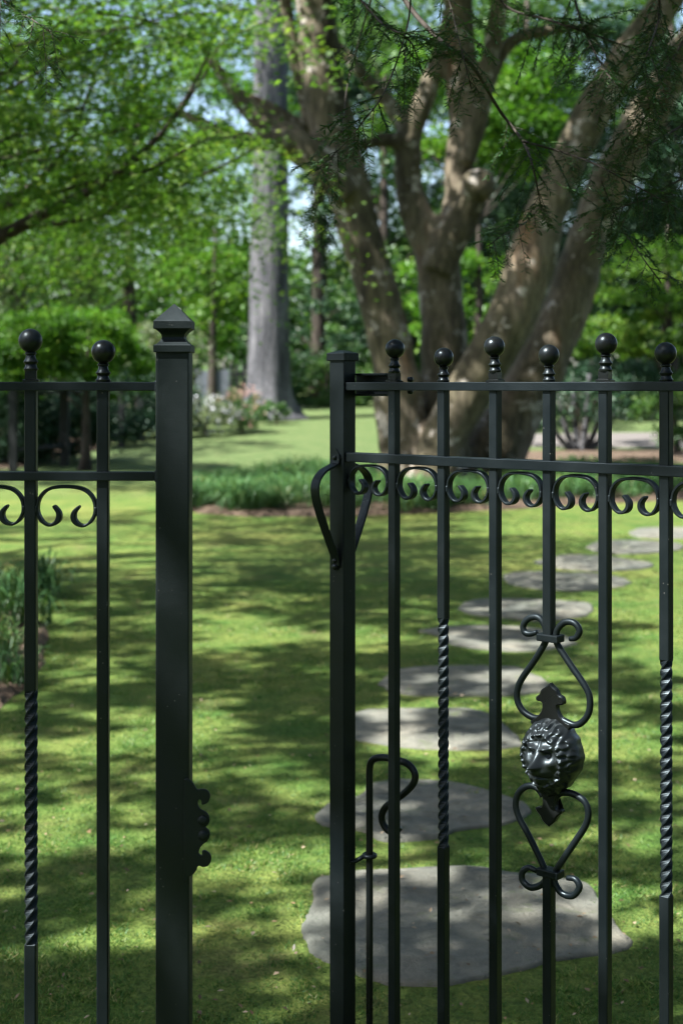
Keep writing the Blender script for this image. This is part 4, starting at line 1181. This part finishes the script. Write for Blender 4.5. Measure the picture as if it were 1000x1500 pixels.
# far woodland behind everything
rg = np.random.default_rng(77)
n = 42000
P = np.stack([rg.uniform(-34, 34, n), rg.uniform(62, 74, n), np.zeros(n)], 1)
hgt = np.array([2.2 + 2.2 * mnoise.noise(Vector((x * 0.14, y * 0.1, 0))) for x, y in P[:, :2]])
hgt = hgt * 1.6 + 3.2
P[:, 2] = np.array([gz(0, y) for y in P[:, 1]]) + rg.uniform(0, 1, n) ** 0.8 * np.maximum(hgt, 0.8)
X = rg.normal(size=(n, 3)); N = rg.normal(size=(n, 3)); N[:, 2] += 1.0
me = scatter_mesh('far_woodland', P, X, N, rg.uniform(0.35, 0.7, n), T_rhomb(), np.clip(rg.beta(2, 2.4, n), 0, 1))
o = obj('far_woodland', me, M_MID); o['kind'] = 'stuff'; o['label'] = 'far wooded edge behind the garden'; o['category'] = 'woodland'

# ------------------------------------------------------------------ garden fences behind
rf = thing('post_fence', 'dark timber post and rail fence in the shrubs behind the left lawn', 'fence', gb(95, 24))
rb = Vector(rf.location)
PST = [(95, 23.0, 0.072), (178, 28.0, 0.06), (206, 30.0, 0.075), (20, 21.2, 0.06)]
for px, Y, w in PST:
    x = (px - 500) / FPX * Y; z = gz(x, Y)
    v, f = box(x - w, x + w, Y - w, Y + w, z - 0.2, HC + 0.05, 0.01)
    obj('post', mesh('post', [p - rb for p in v], f), M_DARKWOOD, rf)
PS = sorted([((px - 500) / FPX * Y, Y) for px, Y, w in PST], key=lambda q: q[1])
for (xa, ya), (xb, yb) in zip(PS[:-1], PS[1:]):
    for h in (0.35, 1.25):
        a = Vector((xa, ya, h + gz(0, ya) * 0.5)); b = Vector((xb, yb, h + gz(0, yb) * 0.5))
        v, f = tube([a.lerp(b, k / 3) for k in range(4)], [0.035] * 4, 6)
        obj('rail', mesh('rail', [p - rb for p in v], f), M_DARKWOOD, rf)
YP = 41.0
pf_ = thing('picket_fence', 'grey board and dark picket fence far behind beside the tall grey trunk', 'fence', gb(320, YP))
pb = Vector(pf_.location)
for k in range(5):
    px = 286 + k * 10
    a = W(px, 545, YP); bz = gz(0, YP) - 0.1
    v, f = box(a.x, a.x + 0.195, YP - 0.02, YP + 0.02, bz, W(0, 541 + (k % 2) * 2, YP).z, 0.005)
    obj('board', mesh('board', [p - pb for p in v], f), M_GREYWOOD, pf_)
for k in range(5):
    a = W(337 + k * 8.5, 540, YP)
    v, f = box(a.x, a.x + 0.085, YP - 0.03, YP + 0.03, gz(0, YP) - 0.1, W(0, 533, YP).z, 0.008)
    obj('picket', mesh('picket', [p - pb for p in v], f), M_DARKWOOD, pf_)
for py in (548, 590):
    a, b = W(284, py, YP), W(380, py, YP)
    v, f = box(a.x, b.x, YP + 0.035, YP + 0.075, a.z - 0.05, a.z + 0.05, 0.005)
    obj('rail', mesh('rail', [p - pb for p in v], f), M_DARKWOOD, pf_)

# ------------------------------------------------------------------ strap-leaved plants
def inside(poly, x, y):
    r = False; j = len(poly) - 1
    for i in range(len(poly)):
        xi, yi = poly[i]; xj, yj = poly[j]
        if (yi > y) != (yj > y) and x < (xj - xi) * (y - yi) / (yj - yi) + xi: r = not r
        j = i
    return r
def T_strap():
    V = []; F = []
    for i, (u, w, z) in enumerate(((0, 0.011, 0), (0.30, 0.014, 0.34), (0.62, 0.012, 0.46), (0.90, 0.008, 0.36))):
        V += [(u * 0.75, w, z), (u * 0.75, -w, z)]
    V.append((0.84, 0, 0.16))
    for i in range(3): F.append((2 * i, 2 * i + 1, 2 * i + 3, 2 * i + 2))
    F.append((6, 7, 8))
    return np.array(V, float), F
def straps(name, centers, per, length, mat, rg, root=None, spread=0.06):
    C, X, S, rr = [], [], [], []
    for c in centers:
        k = int(per * rg.uniform(0.7, 1.3)); cr = rg.normal(0, 0.12)
        for _ in range(k):
            a = rg.uniform(0, 6.283)
            lf = 0.75 + 0.6 * mnoise.noise(Vector((c[0] * 1.3, c[1] * 1.3, 2)))
            C.append((c[0] + rg.normal(0, spread), c[1] + rg.normal(0, spread), c[2])); X.append((math.cos(a), math.sin(a), rg.uniform(-0.1, 0.55)))
            S.append(length * lf * rg.uniform(0.55, 1.5)); rr.append(min(1, max(0, rg.beta(2, 2.4) + cr)))
    C = np.array(C); X = np.array(X)
    N = np.zeros_like(X); N[:, 2] = 1
    if root is not None: C = C - np.array(root)
    return scatter_mesh(name, C, X, N, np.array(S), T_strap(), np.array(rr))
rg = np.random.default_rng(51)
cents = []
INNER = [(x * 0.965 + 0.06, (y - 17.5) * 0.93 + 17.65) for x, y in BED]
while len(cents) < 620:
    x, y = rg.uniform(-2.2, 6), rg.uniform(14, 21)
    if y > 18.6 and rg.uniform() < 0.5: continue
    if inside(INNER, x + 0.25 * mnoise.noise(Vector((x * 2, y * 2, 5))), y + 0.5 * mnoise.noise(Vector((x * 1.7, y * 1.7, 9)))) and math.hypot(x - 1.2, y - 18) > 1.0: cents.append((x, y, 0.03))
me = straps('lily_turf', cents, 60, 0.38, M_BLADE, rg, None, 0.07)
o = obj('lily_turf', me, M_BLADE); o['kind'] = 'stuff'; o['label'] = 'bed of arching strap-leaved ground cover round the tree'; o['category'] = 'ground cover'
LT = [(0, 962, 'strap-leaved tuft at the left edge, in front of the twisted bar'), (48, 915, 'strap-leaved tuft just right of the twisted bar at left'), (-40, 925, 'strap-leaved tuft mostly cut by the left edge'), (72, 868, 'small far strap-leaved tuft on the left bed'), (10, 880, 'dark strap-leaved tuft behind the left edge tuft'), (5, 1002, 'nearest low strap-leaved tuft at the left edge')]
for i, (px, py, lab) in enumerate(LT):
    p = G(px - 22, py, 0.02)
    cs = [(p.x + rg.normal(0, 0.09), p.y + rg.normal(0, 0.09), 0.02) for _ in range(5)]
    me = straps('strap_leaf_tuft', cs, 34, 0.38 if i != 5 else 0.24, M_BLADE, rg, tuple(p), 0.035)
    tag(obj('strap_leaf_tuft', me, M_BLADE, None, tuple(p)), lab, 'plant', 'strap-leaved tufts on the left bed')

# ------------------------------------------------------------------ moss blades and litter
rg = np.random.default_rng(61)
n = 340000
u = rg.uniform(0, 1, n)
Y = 2.7 * (9.5 / 2.7) ** (u ** 0.9)
Xx = rg.uniform(-0.30, 0.30, n) * Y
st = [[(p.x, p.y) for p in [G(a, b, 0.028) for a, b in poly]] for poly, _ in STONES]
keep_ = np.ones(n, bool)
def inside_np(poly, x, y):
    r = np.zeros(len(x), bool); j = len(poly) - 1
    for i in range(len(poly)):
        xi, yi = poly[i]; xj, yj = poly[j]
        with np.errstate(divide='ignore', invalid='ignore'):
            cond = ((yi > y) != (yj > y)) & (x < (xj - xi) * (y - yi) / (yj - yi + 1e-12) + xi)
        r ^= cond; j = i
    return r
for poly in st:
    cx_, cy_ = np.mean([q[0] for q in poly]), np.mean([q[1] for q in poly])
    wob = rg.uniform(0.87, 0.99, n)
    keep_ &= ~inside_np(poly, cx_ + (Xx - cx_) / wob, cy_ + (Y - cy_) / wob)
keep_ &= ~inside_np([(-3.6, 4.9), (-1.62, 5.2), (-1.45, 5.9), (-1.5, 6.9), (-1.8, 8.0), (-2.6, 8.6), (-3.6, 8.6)], Xx, Y)
Xx, Y = Xx[keep_], Y[keep_]; n = len(Y)
patch = np.array([mnoise.noise(Vector((x * 2.3, y * 2.3, 4))) + 0.6 * mnoise.noise(Vector((x * 9, y * 9, 8))) for x, y in zip(Xx, Y)])
zz = np.array([0.006 * mnoise.noise(Vector((x * 1.1, y * 1.1, 0))) + 0.003 * mnoise.noise(Vector((x * 4, y * 4, 3))) for x, y in zip(Xx, Y)]) - 0.007
C = np.stack([Xx, Y, zz], 1)
X = rg.normal(size=(n, 3)) * 0.8; X[:, 2] = rg.uniform(0.25, 1.0, n)
N = rg.normal(size=(n, 3))
tuft = np.array([mnoise.noise(Vector((x * 17, y * 17, 4))) for x, y in zip(Xx, Y)])
S = (0.009 + 0.009 * rg.uniform(0, 1, n)) * (1 + 0.8 * tuft) * (0.85 + 0.5 * np.clip(patch, -0.6, 0.8)) * (0.8 + 0.06 * Y)
tm = (np.array([(0, 0.10, 0), (1, 0.0, 0.0), (0, -0.10, 0)], float), [(0, 2, 1)])
me = scatter_mesh('moss', C, X, N, S, tm, np.clip(rg.beta(1.6, 2.2, n) + 0.28 * patch + 0.25 * tuft, 0, 1))
o = obj('moss', me, M_MOSS); o['kind'] = 'stuff'; o['label'] = 'soft green moss covering the lawn'; o['category'] = 'moss'
n = 900
u = rg.uniform(0, 1, n); Y = 2.9 * (9.0 / 2.9) ** u; Xx = rg.uniform(-0.27, 0.27, n) * Y
C = np.stack([Xx, Y, np.full(n, 0.009)], 1)
for poly in st: C[inside_np(poly, Xx, Y), 2] = 0.018
X = rg.normal(size=(n, 3)); X[:, 2] *= 0.2; N = rg.normal(size=(n, 3)) * 0.25; N[:, 2] += 1
me = scatter_mesh('leaf_litter', C, X, N, rg.uniform(0.006, 0.022, n), T_rhomb(), rg.uniform(0, 1, n))
o = obj('leaf_litter', me, M_LITTER); o['kind'] = 'stuff'; o['label'] = 'scattered dry leaf bits on the moss'; o['category'] = 'leaf litter'

# ------------------------------------------------------------------ hemlock sprays hanging in from the top right
hb = Vector((2.1, 3.2, 0))
hm = thing('hemlock_tree', 'dark hemlock with drooping needle sprays hanging in from the top right', 'tree', hb)
rg = np.random.default_rng(71)
wood = []; NC, NX, NN, NS = [], [], [], []
def spray(p0, d, L, sag, r0=0.003, depth=0, nl=0.0155):
    """a twig with two rows of needles; side twigs at the first level"""
    d = d.normalized(); pts = []; p = p0.copy(); m = max(4, int(L / 0.03))
    for i in range(m + 1):
        pts.append(p.copy())
        d = (d + Vector((rg.normal(0, 0.03), rg.normal(0, 0.03), -sag / m))).normalized()
        p = p + d * (L / m)
    wood.append(tube(pts, [r0 * (1 - 0.75 * i / m) for i in range(m + 1)], 5))
    sd = d.cross(Vector((0, 0, 1)))
    sd = sd.normalized() if sd.length > 1e-3 else Vector((1, 0, 0))
    step = 0.0036
    for i in range(m):
        a, b = pts[i], pts[i + 1]; t = (b - a)
        k = max(1, int(t.length / step))
        for q in range(k):
            for s in (-1, 1):
                if rg.uniform() < 0.12: continue
                NC.append(a + t * ((q + rg.uniform(0, 1)) / k))
                NX.append(sd * s + t.normalized() * rg.uniform(0.35, 0.8) + Vector((rg.normal(0, 0.12), rg.normal(0, 0.12), rg.normal(0, 0.2))))
                NN.append(Vector((rg.normal(0, 0.3), rg.normal(0, 0.3), 1)))
                NS.append(nl * rg.uniform(0.6, 1.15))
        if depth > 0 and i > 0 and rg.uniform() < 0.7:
            s = 1 if i % 2 else -1
            spray(a, t.normalized() * 0.8 + sd * s * rg.uniform(0.6, 1.0) + Vector((0, rg.normal(0, 0.3), 0)), L * rg.uniform(0.25, 0.5) * (1 - 0.5 * i / m), sag * 0.8, r0 * 0.5, depth - 1, nl)
def bough(pxs, Y0, r_px, nspr, Ls, seed_sag=0.5, from_t=0.25, dirx=None):
    Q = smooth_path([(a, b, r) for (a, b), r in zip(pxs, r_px)], 6)
    P3 = [W(q[0], q[1], Y0 + 0.12 * math.sin(i * 0.3)) for i, q in enumerate(Q)]
    wood.append(tube(P3, [max(0.0012, q[2] * Y0 / FPX) for q in Q], 6))
    m = len(P3)
    nspr = int(nspr * 1.8)
    for k in range(nspr):
        t = from_t + (1 - from_t) * (k + rg.uniform(0, 1)) / nspr
        i = min(m - 2, int(t * (m - 1)))
        tg = (P3[i + 1] - P3[i]).normalized()
        side = tg.cross(Vector((0, 1, 0))).normalized() * (1 if k % 2 else -1)
        d = tg * rg.uniform(0.5, 1.0) + side * rg.uniform(0.3, 0.9) + Vector((0, rg.normal(0, 0.45), -0.15))
        spray(P3[i], d, Ls * rg.uniform(0.5, 1.2), seed_sag, 0.0010, 1)
YH = 2.95
bough([(560, -90), (590, -5), (640, 55), (690, 95), (730, 160), (765, 207), (780, 245), (793, 310)], YH, (4.5, 4, 3.4, 3, 2.6, 2.2, 1.6, 0.9), 8, 0.12, 0.5, 0.62)
bough([(765, 207), (820, 222), (870, 240), (930, 272), (1000, 310)], YH, (2, 1.6, 1.3, 1.0, 0.7), 14, 0.12, 0.5, 0.1)
bough([(793, 300), (770, 325), (735, 345), (712, 362)], YH, (1.1, 0.9, 0.7, 0.5), 9, 0.11, 0.4, 0.0)
bough([(600, -60), (598, 30), (565, 130), (530, 180), (500, 215), (462, 250)], YH - 0.3, (1.6, 1.3, 1.1, 0.9, 0.7, 0.5), 13, 0.10, 0.5, 0.3)
bough([(470, -70), (520, -10), (560, 35), (600, 60), (620, 110)], YH - 0.2, (2.6, 2, 1.6, 1.2, 0.8), 16, 0.15, 0.6, 0.15)
bough([(700, -60), (740, 8), (800, 28), (860, 48), (930, 72), (1010, 90)], YH + 0.3, (2.4, 2, 1.8, 1.5, 1.2, 0.9), 20, 0.15, 0.6, 0.1)
bough([(960, -40), (965, 20), (950, 70), (935, 110)], YH - 0.2, (2.2, 1.8, 1.4, 0.8), 12, 0.12, 0.7, 0.15)
bough([(1050, -20), (1000, 60), (960, 130), (945, 170), (925, 210)], YH, (3, 2.4, 1.8, 1.3, 0.8), 13, 0.13, 0.6, 0.15)
bough([(1080, 120), (1020, 170), (970, 200), (930, 222), (890, 240)], YH + 0.2, (2.8, 2.2, 1.6, 1.2, 0.8), 9, 0.12, 0.6, 0.15)
bough([(1060, 250), (1000, 262), (950, 290), (905, 305), (870, 325)], YH + 0.1, (2, 1.6, 1.3, 0.9, 0.6), 12, 0.15, 0.5, 0.2)
bough([(830, -50), (850, 30), (880, 95), (905, 130)], YH + 0.1, (2, 1.5, 1.1, 0.8), 12, 0.16, 0.6, 0.2)
bough([(640, -60), (660, 10), (672, 60), (690, 130)], YH - 0.1, (1.6, 1.2, 0.9, 0.6), 8, 0.13, 0.6, 0.2)
bough([(880, 265), (905, 325), (935, 370), (968, 415)], YH, (1.2, 0.9, 0.7, 0.5), 8, 0.10, 0.5, 0.1)
bough([(560, -60), (512, 110), (500, 190), (470, 285), (455, 330)], YH + 0.6, (1.8, 1.2, 0.9, 0.8, 0.5), 9, 0.13, 0.8, 0.45)
bough([(-40, -60), (10, 5), (50, 30), (90, 60)], YH - 0.2, (2, 1.4, 1.0, 0.7), 9, 0.14, 0.6, 0.1)
# trunk and the limbs that carry the boughs, outside the picture
tp = smooth_path([tuple(hb + Vector((0, 0, -0.1))), tuple(hb + Vector((0.03, 0, 1.6))), tuple(hb + Vector((-0.02, 0, 3.4))), tuple(hb + Vector((0, 0.02, 7.0)))], 6)
tr = obj('trunk', mesh('trunk', *[(lambda vf: ([p - hb for p in vf[0]]))(tube(tp, [0.17 * (1 - 0.7 * i / (len(tp) - 1)) for i in range(len(tp))], 14, 0.1, 2)), tube(tp, [0.17] * len(tp), 14)[1]], True), M_BARK_DARK, hm)
for a in ((1050, -60), (560, -120), (700, -90), (900, -70), (-40, -80), (1080, 120), (1060, 250)):
    e = W(a[0], a[1], YH); s = Vector((hb.x, hb.y, max(1.6, e.z - 0.15)))
    Q = smooth_path([tuple(s), tuple(s.lerp(e, 0.5) + Vector((0, 0, 0.14))), tuple(e)], 5)
    wood.append(tube(Q, [0.03 * (1 - 0.75 * i / (len(Q) - 1)) for i in range(len(Q))], 7))
v, f = merge(wood)
obj('boughs', mesh('boughs', [p - hb for p in v], f, True), M_TWIG, hm)
C = np.array(NC); me = scatter_mesh('needles', C - np.array(hb), np.array(NX), np.array(NN), np.array(NS), (np.array([(0, 0.075, 0), (0.8, 0.095, 0), (1, 0, 0), (0.8, -0.095, 0), (0, -0.075, 0)], float), [(0, 4, 3, 2, 1)]), np.clip(rg.beta(2, 2.5, len(C)), 0, 1))
obj('needles', me, M_NEEDLE, hm)
print('needles', len(NC), 'tris', sum(len(o.data.loops) - 2 * len(o.data.polygons) for o in scene.objects if o.type == 'MESH'))
